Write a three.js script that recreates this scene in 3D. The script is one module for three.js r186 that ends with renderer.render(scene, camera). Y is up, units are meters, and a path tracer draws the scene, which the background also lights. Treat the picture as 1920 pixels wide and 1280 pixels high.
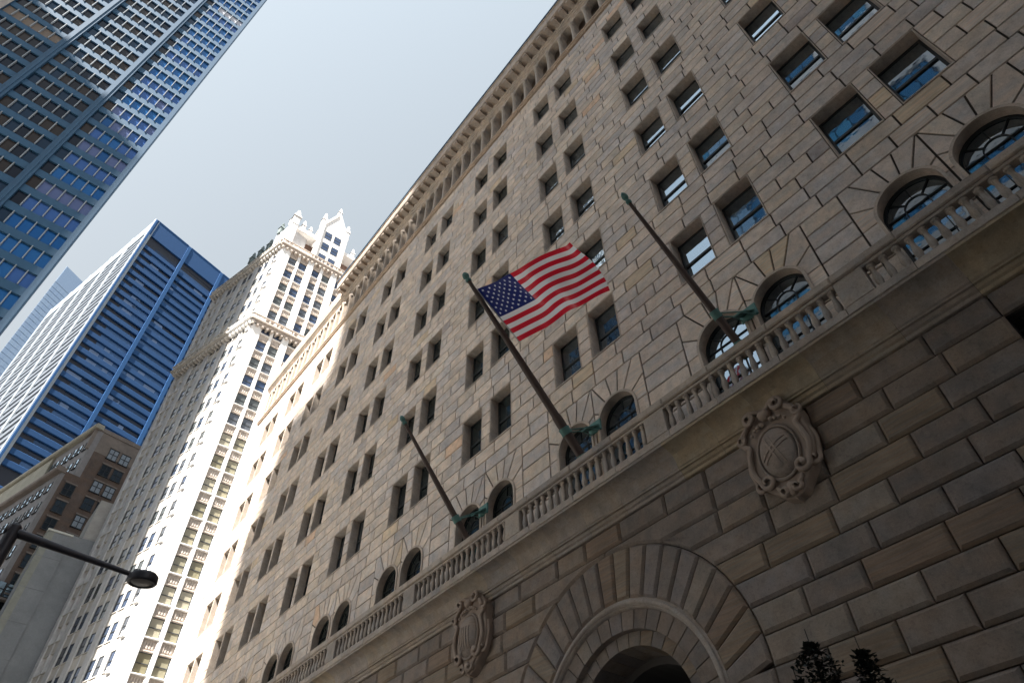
import * as THREE from 'three';
import { mergeGeometries } from 'three/addons/utils/BufferGeometryUtils.js';

// ------------------------------------------------------------------ camera, sky, sun, exposure
const scene = new THREE.Scene();
const camera = new THREE.PerspectiveCamera(53.454, 1024 / 682, 0.1, 4000);
camera.position.set(0, 1.6, 12);
camera.up.set(0.57745, 0.68235, 0.44826);
camera.lookAt(0 - 0.52714 * 10, 1.6 + 0.73089 * 10, 12 - 0.43351 * 10);
camera.updateMatrixWorld(true);
camera.updateProjectionMatrix();

const renderer = new THREE.WebGLRenderer({ antialias: true });
renderer.toneMapping = THREE.LinearToneMapping;
renderer.toneMappingExposure = 4.3;
renderer.shadowMap.enabled = true;

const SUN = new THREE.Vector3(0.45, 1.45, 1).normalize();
{
  const W = 512, H = 256, d = new Float32Array(W * H * 4);
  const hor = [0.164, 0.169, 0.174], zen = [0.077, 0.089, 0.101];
  for (let j = 0; j < H; j++) for (let i = 0; i < W; i++) {
    const th = (j + 0.5) / H * Math.PI - Math.PI / 2, ph = (i + 0.5) / W * 2 * Math.PI - Math.PI;
    const y = Math.sin(th), x = Math.cos(th) * Math.cos(ph), z = Math.cos(th) * Math.sin(ph);
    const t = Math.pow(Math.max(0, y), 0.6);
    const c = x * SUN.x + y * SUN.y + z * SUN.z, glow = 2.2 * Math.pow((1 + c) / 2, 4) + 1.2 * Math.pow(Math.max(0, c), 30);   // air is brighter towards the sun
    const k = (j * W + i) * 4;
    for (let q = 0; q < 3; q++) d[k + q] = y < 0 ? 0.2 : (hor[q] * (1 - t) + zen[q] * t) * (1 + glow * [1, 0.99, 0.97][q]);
    d[k + 3] = 1;
  }
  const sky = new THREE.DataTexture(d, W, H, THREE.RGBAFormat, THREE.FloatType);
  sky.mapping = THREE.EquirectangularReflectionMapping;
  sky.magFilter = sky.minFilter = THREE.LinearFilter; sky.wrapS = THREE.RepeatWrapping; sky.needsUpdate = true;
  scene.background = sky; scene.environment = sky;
}
const sun = new THREE.DirectionalLight(new THREE.Color(1, 0.95, 0.87), 5);
sun.position.copy(SUN).multiplyScalar(420).add(new THREE.Vector3(-40, 40, 0));
sun.target.position.set(-40, 40, 0);
sun.castShadow = true;
Object.assign(sun.shadow.camera, { left: -240, right: 240, top: 260, bottom: -260, near: 1, far: 900 });
sun.shadow.mapSize.set(4096, 4096);
scene.add(sun, sun.target);

// ------------------------------------------------------------------ helpers
function rng(seed) { let s = seed | 0; return () => { s = (s + 0x6d2b79f5) | 0; let t = Math.imul(s ^ (s >>> 15), 1 | s); t = (t + Math.imul(t ^ (t >>> 7), 61 | t)) ^ t; return ((t ^ (t >>> 14)) >>> 0) / 4294967296; }; }
const R0 = rng(11);
const lerp = (a, b, t) => a + (b - a) * t;
const V = (x, y, z) => new THREE.Vector3(x, y, z);
const rgb = (r, g, b) => new THREE.Color().setRGB(r, g, b);
const taken = new Map();
function numbered(name) { const n = taken.get(name) || 0; taken.set(name, n + 1); return n ? name + '_' + String(n).padStart(3, '0') : name; }
function thing(name, label, category, pos = [0, 0, 0], group) {
  const o = new THREE.Group(); o.name = numbered(name); scene.add(o); o.position.set(...pos);
  o.userData = { label, category }; if (group) o.userData.group = group; return o;
}
function add(name, geo, mat, parent, stuff) {
  const m = new THREE.Mesh(geo, mat); m.name = name; m.castShadow = m.receiveShadow = true; parent.add(m);
  if (stuff) m.userData.kind = 'stuff'; return m;
}
function struct(name, geo, mat) { const m = add(numbered(name), geo, mat, scene); m.userData.kind = 'structure'; return m; }
const vp = new THREE.Matrix4().multiplyMatrices(camera.projectionMatrix, camera.matrixWorldInverse);
function inView(x, y, z, m = 1.05) { const p = V(x, y, z).applyMatrix4(vp); const w = V(x, y, z).applyMatrix4(camera.matrixWorldInverse); return w.z < 0 && Math.abs(p.x) < m && Math.abs(p.y) < m; }
const camDist = (x, y, z) => Math.hypot(x, y - 1.6, z - 12);

// mesh builder: quads and polygons with flat normals, uv in metres, optional vertex colour and frame
class MB {
  constructor(frame) { this.flip = !!frame && -frame.s[1] * frame.d[0] + frame.s[0] * frame.d[1] < 0; this.p = []; this.n = []; this.t = []; this.c = []; this.f = frame || null; this.ou = 0; this.ov = 0; this.col = null; }
  off(r) { this.ou = r() * 7; this.ov = r() * 7; return this; }
  tri(a, b, c) {
    const ux = b[0] - a[0], uy = b[1] - a[1], uz = b[2] - a[2], vx = c[0] - a[0], vy = c[1] - a[1], vz = c[2] - a[2];
    let nx = uy * vz - uz * vy, ny = uz * vx - ux * vz, nz = ux * vy - uy * vx; const l = Math.hypot(nx, ny, nz) || 1; nx /= l; ny /= l; nz /= l;
    const ax = Math.abs(nx), ay = Math.abs(ny), az = Math.abs(nz);
    for (const q of this.flip ? [a, c, b] : [a, b, c]) {
      if (az >= ax && az >= ay) this.t.push(q[0] + this.ou, q[1] + this.ov); else if (ax >= ay) this.t.push(q[2] + this.ou, q[1] + this.ov); else this.t.push(q[0] + this.ou, q[2] + this.ov);
      if (this.f) {
        const f = this.f;
        this.p.push(f.o[0] + f.s[0] * q[0] + f.d[0] * q[2], f.o[1] + q[1], f.o[2] + f.s[1] * q[0] + f.d[1] * q[2]);
        this.n.push(f.s[0] * nx + f.d[0] * nz, ny, f.s[1] * nx + f.d[1] * nz);
      } else { this.p.push(...q); this.n.push(nx, ny, nz); }
      if (this.col) this.c.push(this.col[0], this.col[1], this.col[2]);
    }
  }
  quad(a, b, c, d) { this.tri(a, b, c); this.tri(a, c, d); return this; }
  box(x0, x1, y0, y1, z0, z1, b = 0) {
    if (b > 0) return this.bbox(x0, x1, y0, y1, z0, z1, b);
    const A = [x0, y0, z1], B = [x1, y0, z1], C = [x1, y1, z1], D = [x0, y1, z1], E = [x0, y0, z0], F = [x1, y0, z0], G = [x1, y1, z0], H = [x0, y1, z0];
    this.quad(A, B, C, D).quad(F, E, H, G).quad(B, F, G, C).quad(E, A, D, H).quad(D, C, G, H).quad(E, F, B, A); return this;
  }
  bbox(x0, x1, y0, y1, z0, z1, b) {   // front edges chamfered
    this.poly([[x0, y0], [x1, y0], [x1, y1], [x0, y1]], z0, z1, b, b); return this;
  }
  poly(pts, z0, z1, b = 0, dz = b, back = false) {   // prism over a counter-clockwise outline, chamfered towards +z
    const n = pts.length, ins = b > 0 ? inset(pts, b) : pts, zs = z1 - dz;
    for (let i = 0; i < n; i++) {
      const j = (i + 1) % n, a = pts[i], c = pts[j];
      this.quad([a[0], a[1], z0], [c[0], c[1], z0], [c[0], c[1], zs], [a[0], a[1], zs]);
      if (b > 0) this.quad([a[0], a[1], zs], [c[0], c[1], zs], [ins[j][0], ins[j][1], z1], [ins[i][0], ins[i][1], z1]);
    }
    const v = ins.map((q) => new THREE.Vector2(q[0], q[1]));
    for (const f of THREE.ShapeUtils.triangulateShape(v, [])) {
      let [a, c, e] = f.map((i) => ins[i]);
      if ((c[0] - a[0]) * (e[1] - a[1]) - (c[1] - a[1]) * (e[0] - a[0]) < 0) [c, e] = [e, c];
      this.tri([a[0], a[1], z1], [c[0], c[1], z1], [e[0], e[1], z1]);
      if (back) this.tri([a[0], a[1], z0], [e[0], e[1], z0], [c[0], c[1], z0]);
    }
    return this;
  }
  geo() {
    const g = new THREE.BufferGeometry();
    g.setAttribute('position', new THREE.Float32BufferAttribute(this.p, 3)); g.setAttribute('normal', new THREE.Float32BufferAttribute(this.n, 3)); g.setAttribute('uv', new THREE.Float32BufferAttribute(this.t, 2));
    if (this.c.length) g.setAttribute('color', new THREE.Float32BufferAttribute(this.c, 3));
    return g;
  }
  build(name, mat, parent, stuff) { return add(name, this.geo(), mat, parent, stuff); }
}
function inset(pts, b) {
  const n = pts.length, out = [];
  for (let i = 0; i < n; i++) {
    const p = pts[(i + n - 1) % n], q = pts[i], r = pts[(i + 1) % n];
    let e1 = [q[0] - p[0], q[1] - p[1]], e2 = [r[0] - q[0], r[1] - q[1]]; const l1 = Math.hypot(...e1) || 1, l2 = Math.hypot(...e2) || 1;
    const n1 = [-e1[1] / l1, e1[0] / l1], n2 = [-e2[1] / l2, e2[0] / l2];
    let k = 1 + n1[0] * n2[0] + n1[1] * n2[1]; if (k < 0.35) k = 0.35;
    out.push([q[0] + b * (n1[0] + n2[0]) / k, q[1] + b * (n1[1] + n2[1]) / k]);
  }
  return out;
}
const FR = (ox, oz, sx, sz, dx, dz, oy = 0) => ({ o: [ox, oy, oz], s: [sx, sz], d: [dx, dz] });   // a wall's own frame: along, up, out

// tileable value noise
function noiseTex(size, fn, srgb = false) {
  const d = new Uint8Array(size * size * 4);
  for (let j = 0; j < size; j++) for (let i = 0; i < size; i++) { const v = fn(i / size, j / size), k = (j * size + i) * 4; for (let q = 0; q < 3; q++) d[k + q] = Math.max(0, Math.min(255, 255 * (v.length ? v[q] : v))); d[k + 3] = 255; }
  const t = new THREE.DataTexture(d, size, size); t.wrapS = t.wrapT = THREE.RepeatWrapping; t.magFilter = THREE.LinearFilter; t.minFilter = THREE.LinearMipmapLinearFilter; t.generateMipmaps = true;
  if (srgb) t.colorSpace = THREE.SRGBColorSpace; t.needsUpdate = true; return t;
}
function lattice(n, seed) { const r = rng(seed), a = new Float32Array(n * n); for (let i = 0; i < n * n; i++) a[i] = r(); return a; }
function vnoise(nx, ny, seed) {
  const r = rng(seed), a = new Float32Array(nx * ny); for (let i = 0; i < nx * ny; i++) a[i] = r();
  return (u, v) => { const x = u * nx, y = v * ny, i = Math.floor(x), j = Math.floor(y); let fx = x - i, fy = y - j; fx = fx * fx * (3 - 2 * fx); fy = fy * fy * (3 - 2 * fy); const g = (p, q) => a[((q % ny + ny) % ny) * nx + (p % nx + nx) % nx]; return lerp(lerp(g(i, j), g(i + 1, j), fx), lerp(g(i, j + 1), g(i + 1, j + 1), fx), fy); };
}
const n4 = vnoise(5, 5, 1), n8 = vnoise(11, 11, 2), n16 = vnoise(23, 23, 3), n32 = vnoise(47, 47, 4), n64 = vnoise(97, 97, 5), n200 = vnoise(211, 211, 6), bed = vnoise(5, 61, 7), bed2 = vnoise(9, 130, 8), drip = vnoise(73, 6, 9);
const fbm = (u, v) => 0.34 * n4(u, v) + 0.26 * n8(u, v) + 0.17 * n16(u, v) + 0.12 * n32(u, v) + 0.11 * n64(u, v);
const stoneFn = (u, v) => { const s = 0.69 + 0.3 * fbm(u, v) + 0.09 * (n200(u, v) - 0.5) + (n32(u + 0.3, v) > 0.8 ? -0.045 : 0) + 0.02 * (bed2(u + 0.05 * n8(u, v), v) - 0.5) + 0.035 * (drip(u, v) - 0.5) * n4(v, u); const w = 0.04 * (n8(v, u) - 0.5); return [s + w + 0.07, s + 0.065, s - w + 0.06]; };
const bedFn = (u, v) => { const s = 0.71 + 0.22 * fbm(u, v) + 0.1 * (bed(u + 0.06 * n8(u, v), v + 0.03 * n8(v, u)) - 0.3) + 0.05 * (bed2(u, v) - 0.5) + 0.06 * (n200(u, v) - 0.5); const w = 0.06 * (bed(u, v + 0.4) - 0.5); return [s + w + 0.07, s + 0.065, s - w + 0.06]; };
const TX = { stone: noiseTex(512, stoneFn, true), bed: noiseTex(512, bedFn, true), bump: noiseTex(512, (u, v) => 0.5 * fbm(u, v) + 0.5 * n200(u, v)), plain: noiseTex(512, (u, v) => 0.84 + 0.2 * (fbm(u, v) - 0.5) + 0.04 * (n200(u, v) - 0.5), true) };
const rep = (t, k, kv = k) => { const c = t.clone(); c.repeat.set(k, kv); c.needsUpdate = true; return c; };
TX.warp = noiseTex(128, (u, v) => 0.6 * n4(u, v) + 0.4 * n8(u, v)); TX.stone.repeat.set(0.42, 0.42); TX.bed.repeat.set(0.3, 0.5); TX.bump.repeat.set(0.6, 0.6); TX.plain.repeat.set(0.2, 0.2);
const plainFar = rep(TX.plain, 0.045);
const std = (c, rough = 0.85, extra = {}) => new THREE.MeshStandardMaterial({ color: c, roughness: rough, ...extra });
const stoneMat = (c, k = 0, extra = {}) => std(c, 0.92, { map: k ? TX.bed : TX.stone, bumpMap: TX.bump, bumpScale: 0.004, ...extra });

// ------------------------------------------------------------------ materials
const TINT = [[0.62, 0.5, 0.4], [0.58, 0.475, 0.39], [0.65, 0.52, 0.41], [0.55, 0.46, 0.385], [0.6, 0.48, 0.37], [0.56, 0.475, 0.41], [0.67, 0.54, 0.42], [0.5, 0.425, 0.37], [0.62, 0.47, 0.32], [0.63, 0.43, 0.29], [0.44, 0.36, 0.31]];
const TW = [20, 20, 15, 14, 12, 13, 7, 4, 2, 0.7, 0.7];
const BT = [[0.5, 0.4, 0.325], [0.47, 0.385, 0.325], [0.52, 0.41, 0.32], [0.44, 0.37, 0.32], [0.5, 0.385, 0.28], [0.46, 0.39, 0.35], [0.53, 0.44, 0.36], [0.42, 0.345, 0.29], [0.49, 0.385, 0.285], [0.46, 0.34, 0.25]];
for (const c of BT) for (let q = 0; q < 3; q++) c[q] *= [0.68, 0.68, 0.69][q];  // vignette darkening of the lower corner is put into the base stone tints
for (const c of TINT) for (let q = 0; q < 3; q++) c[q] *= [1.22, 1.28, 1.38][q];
const BW = [14, 14, 12, 12, 8, 11, 9, 7, 4, 2.5];
const pick = (w, r) => { let s = 0; for (const q of w) s += q; let t = r() * s; for (let i = 0; i < w.length; i++) { t -= w[i]; if (t < 0) return i; } return 0; };
const ashlarMats = TINT.map((c, i) => stoneMat(rgb(...c), i === 2 || i === 8 ? 1 : 0));
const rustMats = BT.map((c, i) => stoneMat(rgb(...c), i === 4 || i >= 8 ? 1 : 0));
const M = {
  field: stoneMat(rgb(1, 1, 1), 0, { vertexColors: true }),
  mortar: std(rgb(0.07, 0.056, 0.046), 0.95), mortarDark: std(rgb(0.06, 0.05, 0.044), 0.95),
  reveal: stoneMat(rgb(0.56, 0.47, 0.4)), trim: stoneMat(rgb(0.58, 0.49, 0.42)), rail: stoneMat(rgb(0.5, 0.43, 0.375), 0), carved: stoneMat(rgb(0.4, 0.32, 0.265)),
  arcade: stoneMat(rgb(0.62, 0.53, 0.45)), orange: stoneMat(rgb(0.56, 0.43, 0.33), 1),
  bronze: std(rgb(0.02, 0.022, 0.022), 0.5), iron: std(rgb(0.02, 0.02, 0.02), 0.6),
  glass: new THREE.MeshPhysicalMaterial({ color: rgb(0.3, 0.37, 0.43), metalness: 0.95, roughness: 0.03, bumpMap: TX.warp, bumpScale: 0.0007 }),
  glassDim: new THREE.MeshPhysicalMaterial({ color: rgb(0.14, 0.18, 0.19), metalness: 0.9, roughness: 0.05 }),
  copper: std(rgb(0.14, 0.31, 0.28), 0.75, { map: TX.plain }), pole: std(rgb(0.06, 0.035, 0.027), 0.6), black: std(rgb(0.008, 0.008, 0.01), 0.8),
  gutter: std(rgb(0.05, 0.1, 0.17), 0.5, { metalness: 0.4 }),
};
M.core = [M.mortar, M.reveal];

// ------------------------------------------------------------------ ground
{
  const g = new MB(); g.box(-1500, 1500, -1, -0.15, -1500, 1500);
  struct('ground', g.geo(), std(rgb(0.12, 0.115, 0.11), 0.95, { map: plainFar }));
  const rd = new MB(); rd.box(-400, 200, -0.14, -0.02, 4.6, 9.4);
  struct('road', rd.geo(), std(rgb(0.06, 0.06, 0.062), 0.9, { map: TX.plain, bumpMap: TX.bump, bumpScale: 0.006 }));
  const s1 = new MB(); s1.box(-60, 60, -0.14, 0.1, 0.3, 4.6, 0); const s2 = new MB(); s2.box(-400, 200, -0.14, 0.1, 9.4, 15.2);
  const paving = std(rgb(0.3, 0.29, 0.275), 0.9, { map: TX.plain });
  struct('sidewalk', s1.geo(), paving); struct('sidewalk', s2.geo(), paving);
  const pl = new MB(); pl.box(-73, 70, -0.14, 0.16, 15.2, 19.9); pl.box(-73, -14, -0.14, 0.16, 19.9, 99);
  struct('plaza', pl.geo(), std(rgb(0.62, 0.6, 0.55), 0.85, { map: TX.plain }));
}

// ------------------------------------------------------------------ bank building
const PAIRS = [[6.0, 7.83], [-1.22, 0.58], [-6.53, -4.71], [-12.27, -10.43], [-17.87, -16.03], [-23.32, -21.52], [-28.75, -26.95], [-33.85, -32.2], [-38.98, -37.48], [-43.7, -42.25], [-48.4, -47.0]];
const WW = 1.3, CH = 0.5686, SILL0 = 17.43, ROWS = 6, PITCH = CH * 7, XL = -51, XR = 9, WH = CH * 4;
const bank = thing('bank_building', 'huge rusticated sandstone bank building with round arched doorway and stone balustrade', 'building');
const AR = 0.77;                                  // radius of the arched windows
const ASPR = 14.63, ASILL = 12.45, ATOP = SILL0 - 2 * CH;   // springing, sill, line on which the fan of stones ends
const arches = [];
for (const pr of PAIRS) { const c0 = pr[0] + WW / 2, c1 = pr[1] + WW / 2, m = (c0 + c1) / 2; arches.push({ c: c0, x0: c0 - 1.2, x1: m }, { c: c1, x0: m, x1: c1 + 1.2 }); }
const windows = [];
for (const pr of PAIRS) for (const x of pr) for (let k = 0; k < ROWS; k++) windows.push([x, x + WW, SILL0 + k * PITCH, SILL0 + k * PITCH + WH]);
{
  // wall behind the facing stones, left open at every window
  const wm = new MB(), zb = -0.5, zf = -0.055, xs = PAIRS.flat().sort((a, b) => a - b);
  const rowsY = []; for (let k = 0; k < ROWS; k++) rowsY.push(SILL0 + k * PITCH);
  rowsY.forEach((y, k) => {
    let x = XL; for (const w of xs) { wm.box(x, w, y, y + WH, zb, zf); x = w + WW; } wm.box(x, XR, y, y + WH, zb, zf);
    wm.box(XL, XR, y + WH, k + 1 < ROWS ? rowsY[k + 1] : 41.6, zb, zf);
  });
  wm.box(XL, XR, ASPR + AR, SILL0, zb, zf); wm.box(XL, XR, 11.9, ASILL, zb, zf);
  { let x = XL; const cs = arches.map((a) => a.c).sort((a, b) => a - b); for (const c of cs) { wm.box(x, c - AR, ASILL, ASPR + AR, zb, zf); x = c + AR; for (const sg of [-1, 1]) { const p = [[c + sg * AR, ASPR], [c + sg * AR, ASPR + AR], [c, ASPR + AR]]; for (let i = 1; i < 9; i++) { const t = Math.PI / 2 * (1 - i / 9); p.push([c + sg * AR * Math.cos(t), ASPR + AR * Math.sin(t)]); } wm.poly(sg > 0 ? p : p.reverse(), zb, zf); } } wm.box(x, XR, ASILL, ASPR + AR, zb, zf); }
  wm.build('wall', M.mortar, bank);
  const body = new MB(); body.box(XL, 40, 11.9, 41.6, -30, -0.505); body.box(XL, 40, 41.6, 46.6, -30, -1.5); body.box(XL, 40, 45.3, 46.6, -1.5, -0.5); body.box(XL, XL + 0.5, 41.6, 45.3, -1.5, -0.5); body.box(XL, 40, 0, 11.9, -30, -2.7); body.box(XR, 40, 11, 46.9, -0.5, -0.1); body.build('rear_wall', M.trim, bank);
}
// facing stones
const ashlar = [], rust = [];
{
  const r = rng(21), J = 0.024;
  const cuts = (y0, y1) => {
    const iv = []; const hit = (a, b) => a < y1 - 0.02 && b > y0 + 0.02;
    for (const w of windows) if (hit(w[2], w[3])) iv.push([w[0], w[1]]);
    for (const a of arches) if (hit(ASILL - 1, ATOP)) iv.push([a.x0, a.x1]);
    iv.sort((a, b) => a[0] - b[0]); return iv;
  };
  const k0 = -9, k1 = 42;
  for (let k = k0; k < k1; k++) {
    const y0 = SILL0 + k * CH, y1 = y0 + CH, iv = cuts(y0, y1); let x = XL;
    const runs = []; for (const [a, b] of iv) { if (a - x > 0.05) runs.push([x, a]); x = Math.max(x, b); } runs.push([x, XR]);
    for (const [a, b] of runs) {
      const len = b - a; let xs = [a];
      if (len > 1.5) { let p = a + (k % 2 ? 0.62 : 1.12) * (0.85 + 0.3 * r()); while (b - p > 0.5) { xs.push(p); p += 1.14 * (0.82 + 0.38 * r()); } }
      xs.push(b);
      for (let i = 0; i + 1 < xs.length; i++) ashlar.push({ pts: [[xs[i] + J, y0 + J], [xs[i + 1] - J, y0 + J], [xs[i + 1] - J, y1 - J], [xs[i] + J, y1 - J]], c: [(xs[i] + xs[i + 1]) / 2, (y0 + y1) / 2], t: pick(TW, r), z: 0.006 * (r() - 0.5) });
    }
  }
  // fans of stones round the arched windows
  const clip = (poly, f) => { const out = []; for (let i = 0; i < poly.length; i++) { const a = poly[i], b = poly[(i + 1) % poly.length], fa = f(a), fb = f(b); if (fa >= 0) out.push(a); if (fa * fb < 0) { const t = fa / (fa - fb); out.push([lerp(a[0], b[0], t), lerp(a[1], b[1], t)]); } } return out; };
  for (const a of arches) {
    const A = [0, 34, 62, 81, 99, 118, 146, 180].map((q) => q * Math.PI / 180);
    for (let i = 0; i + 1 < A.length; i++) {
      let poly = [[a.x0 + J, ASPR], [a.x1 - J, ASPR], [a.x1 - J, ATOP - J], [a.x0 + J, ATOP - J]];
      const s = (t, sg, o) => (q) => sg * ((q[0] - a.c) * -Math.sin(t) + (q[1] - ASPR) * Math.cos(t)) - o;
      poly = clip(poly, s(A[i], 1, i ? J : 0)); poly = clip(poly, s(A[i + 1], -1, i + 2 < A.length ? J : 0));
      // outer part only: replace the inner corner by the arch
      const lim = poly.filter((q) => Math.hypot(q[0] - a.c, q[1] - ASPR) > AR + 0.02);
      const ang = (q) => Math.atan2(q[1] - ASPR, q[0] - a.c); lim.sort((p, q) => ang(p) - ang(q));
      const r1 = AR + 0.002, inner = []; for (let j = 6; j >= 0; j--) { const t = lerp(A[i] + (i ? J / r1 : 0), A[i + 1] - (i + 2 < A.length ? J / r1 : 0), j / 6); inner.push([a.c + r1 * Math.cos(t), ASPR + r1 * Math.sin(t)]); }
      const pts = [...lim, ...inner].filter((q, n2, arr) => { const p = arr[(n2 + arr.length - 1) % arr.length]; return Math.hypot(p[0] - q[0], p[1] - q[1]) > 0.015; });
      if (pts.length > 3) ashlar.push({ pts, c: [lim[0][0] * 0.5 + a.c * 0.5, ASPR + 0.8], t: pick(TW, r), z: 0.006 * (r() - 0.5) });
    }
    for (let y = ASPR - CH, n = 0; n < 4; n++, y -= CH) for (const [xa, xb] of [[a.x0, a.c - AR], [a.c + AR, a.x1]]) if (xb - xa > 0.1) ashlar.push({ pts: [[xa + J, y + J], [xb - J, y + J], [xb - J, y + CH - J], [xa + J, y + CH - J]], c: [(xa + xb) / 2, y], t: pick(TW, r), z: 0 });
  }
  for (const b of ashlar) { b.v = inView(b.c[0], b.c[1], 0, 1); b.d = camDist(b.c[0], b.c[1], 0) + (b.v ? 0 : 1e4); }
  ashlar.sort((a, b) => a.d - b.d);
  const rest = new MB();
  ashlar.forEach((b, i) => {
    if (i < 300) { const m = new MB().off(r); m.poly(b.pts, -0.06, b.z, 0.008, 0.008); m.build('ashlar_block', ashlarMats[b.t], bank); }
    else { const v = 0.95 + 0.1 * r(); rest.off(r).col = TINT[b.t].map((q) => q * v); rest.poly(b.pts, -0.04, b.z, 0.006, 0.006); }
  });
  rest.build('ashlar_blocks', M.field, bank, true);
}
// windows: stone lining, sash frame, two panes
{
  const r = rng(31);
  const lin = (x0, x1, y0, y1) => { const m = new MB(); const t = 0.03, z0 = -0.5, z1 = -0.012; m.box(x0, x0 + t, y0, y1, z0, z1); m.box(x1 - t, x1, y0, y1, z0, z1); m.box(x0, x1, y1 - t, y1, z0, z1 - 0.002); m.box(x0, x1, y0, y0 + 0.05, z0, z1 + 0.03); return m; };
  const cache = {};
  for (const [x0, x1, y0, y1] of windows) {
    const w = x1 - x0, h = y1 - y0;
    if (!cache.l) {
      cache.l = lin(0, w, 0, h).geo();
      const f = new MB(), z0 = -0.46, z1 = -0.39; const a = 0.03, b = 0.1;
      f.box(a, b, 0.05, h - a, z0, z1); f.box(w - b, w - a, 0.05, h - a, z0, z1); f.box(b, w - b, h - b, h - a, z0, z1); f.box(b, w - b, 0.05, 0.12, z0, z1); f.box(b, w - b, h * 0.5 - 0.045, h * 0.5 + 0.045, z0, z1 + 0.01);
      cache.f = f.geo();
      cache.p = new THREE.BoxGeometry(w - 0.2, h * 0.5 - 0.14, 0.012);
    }
    const o = add('window', cache.l, M.reveal, bank); o.position.set(x0, y0, 0);
    add('frame', cache.f, M.bronze, o);
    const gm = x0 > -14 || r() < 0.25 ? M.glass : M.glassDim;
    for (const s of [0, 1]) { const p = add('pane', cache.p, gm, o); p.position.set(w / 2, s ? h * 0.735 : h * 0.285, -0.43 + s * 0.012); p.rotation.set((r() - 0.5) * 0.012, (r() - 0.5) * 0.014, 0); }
  }
  // arched windows
  for (const a of arches) {
    const o = new THREE.Group(); void o;
    const ring = (ri, ro, ysill) => { const s = new THREE.Shape(); s.moveTo(-ro, ysill); s.lineTo(-ro, ASPR); s.absarc(0, ASPR, ro, Math.PI, 0, true); s.lineTo(ro, ysill); s.lineTo(ri, ysill); s.lineTo(ri, ASPR); s.absarc(0, ASPR, ri, 0, Math.PI, false); s.lineTo(-ri, ysill); return s; };
    if (!cache.al) {
      const ex = (s, d, z) => { const g = new THREE.ExtrudeGeometry(s, { depth: d, bevelEnabled: false, curveSegments: 12 }); g.translate(0, 0, z); return g; };
      cache.al = mergeGeometries([ex(ring(AR - 0.03, AR, ASILL), 0.52, -0.5), ex(ring(AR - 0.04, AR + 0.035, ASILL), 0.05, 0.0)]);
      const bars = [ex(ring(AR - 0.085, AR - 0.03, ASILL), 0.08, -0.33), ex(ring(0.26, 0.282, ASPR - 0.01), 0.03, -0.3)];
      const bar = (x0, x1, y0, y1) => { const b = new THREE.BoxGeometry(x1 - x0, y1 - y0, 0.04); b.translate((x0 + x1) / 2, (y0 + y1) / 2, -0.28); return b.toNonIndexed(); };
      for (const x of [-0.282, 0.26]) bars.push(bar(x, x + 0.022, ASILL, ASPR));
      for (const y of [ASPR - 0.02, ASPR - 0.62, ASPR - 1.22]) bars.push(bar(-0.72, 0.72, y, y + 0.022));
      for (const t of [45, 90, 135]) { const b = new THREE.BoxGeometry(0.42, 0.02, 0.03); b.translate(0.48, 0, 0); b.rotateZ(t * Math.PI / 180); b.translate(0, ASPR, -0.28); bars.push(b.toNonIndexed()); }
      cache.af = mergeGeometries(bars.map((g) => (g.index ? g.toNonIndexed() : g)));
      const ps = new THREE.Shape(); ps.moveTo(-AR + 0.1, ASILL); ps.lineTo(-AR + 0.1, ASPR); ps.absarc(0, ASPR, AR - 0.1, Math.PI, 0, true); ps.lineTo(AR - 0.1, ASILL);
      cache.ap = ex(ps, 0.012, -0.31);
    }
    const w = add('arched_window', cache.al, M.reveal, bank); w.position.x = a.c;
    add('frame', cache.af, M.bronze, w); add('pane', cache.ap, a.c > -14 ? M.glass : M.glassDim, w);
  }
}
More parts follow.
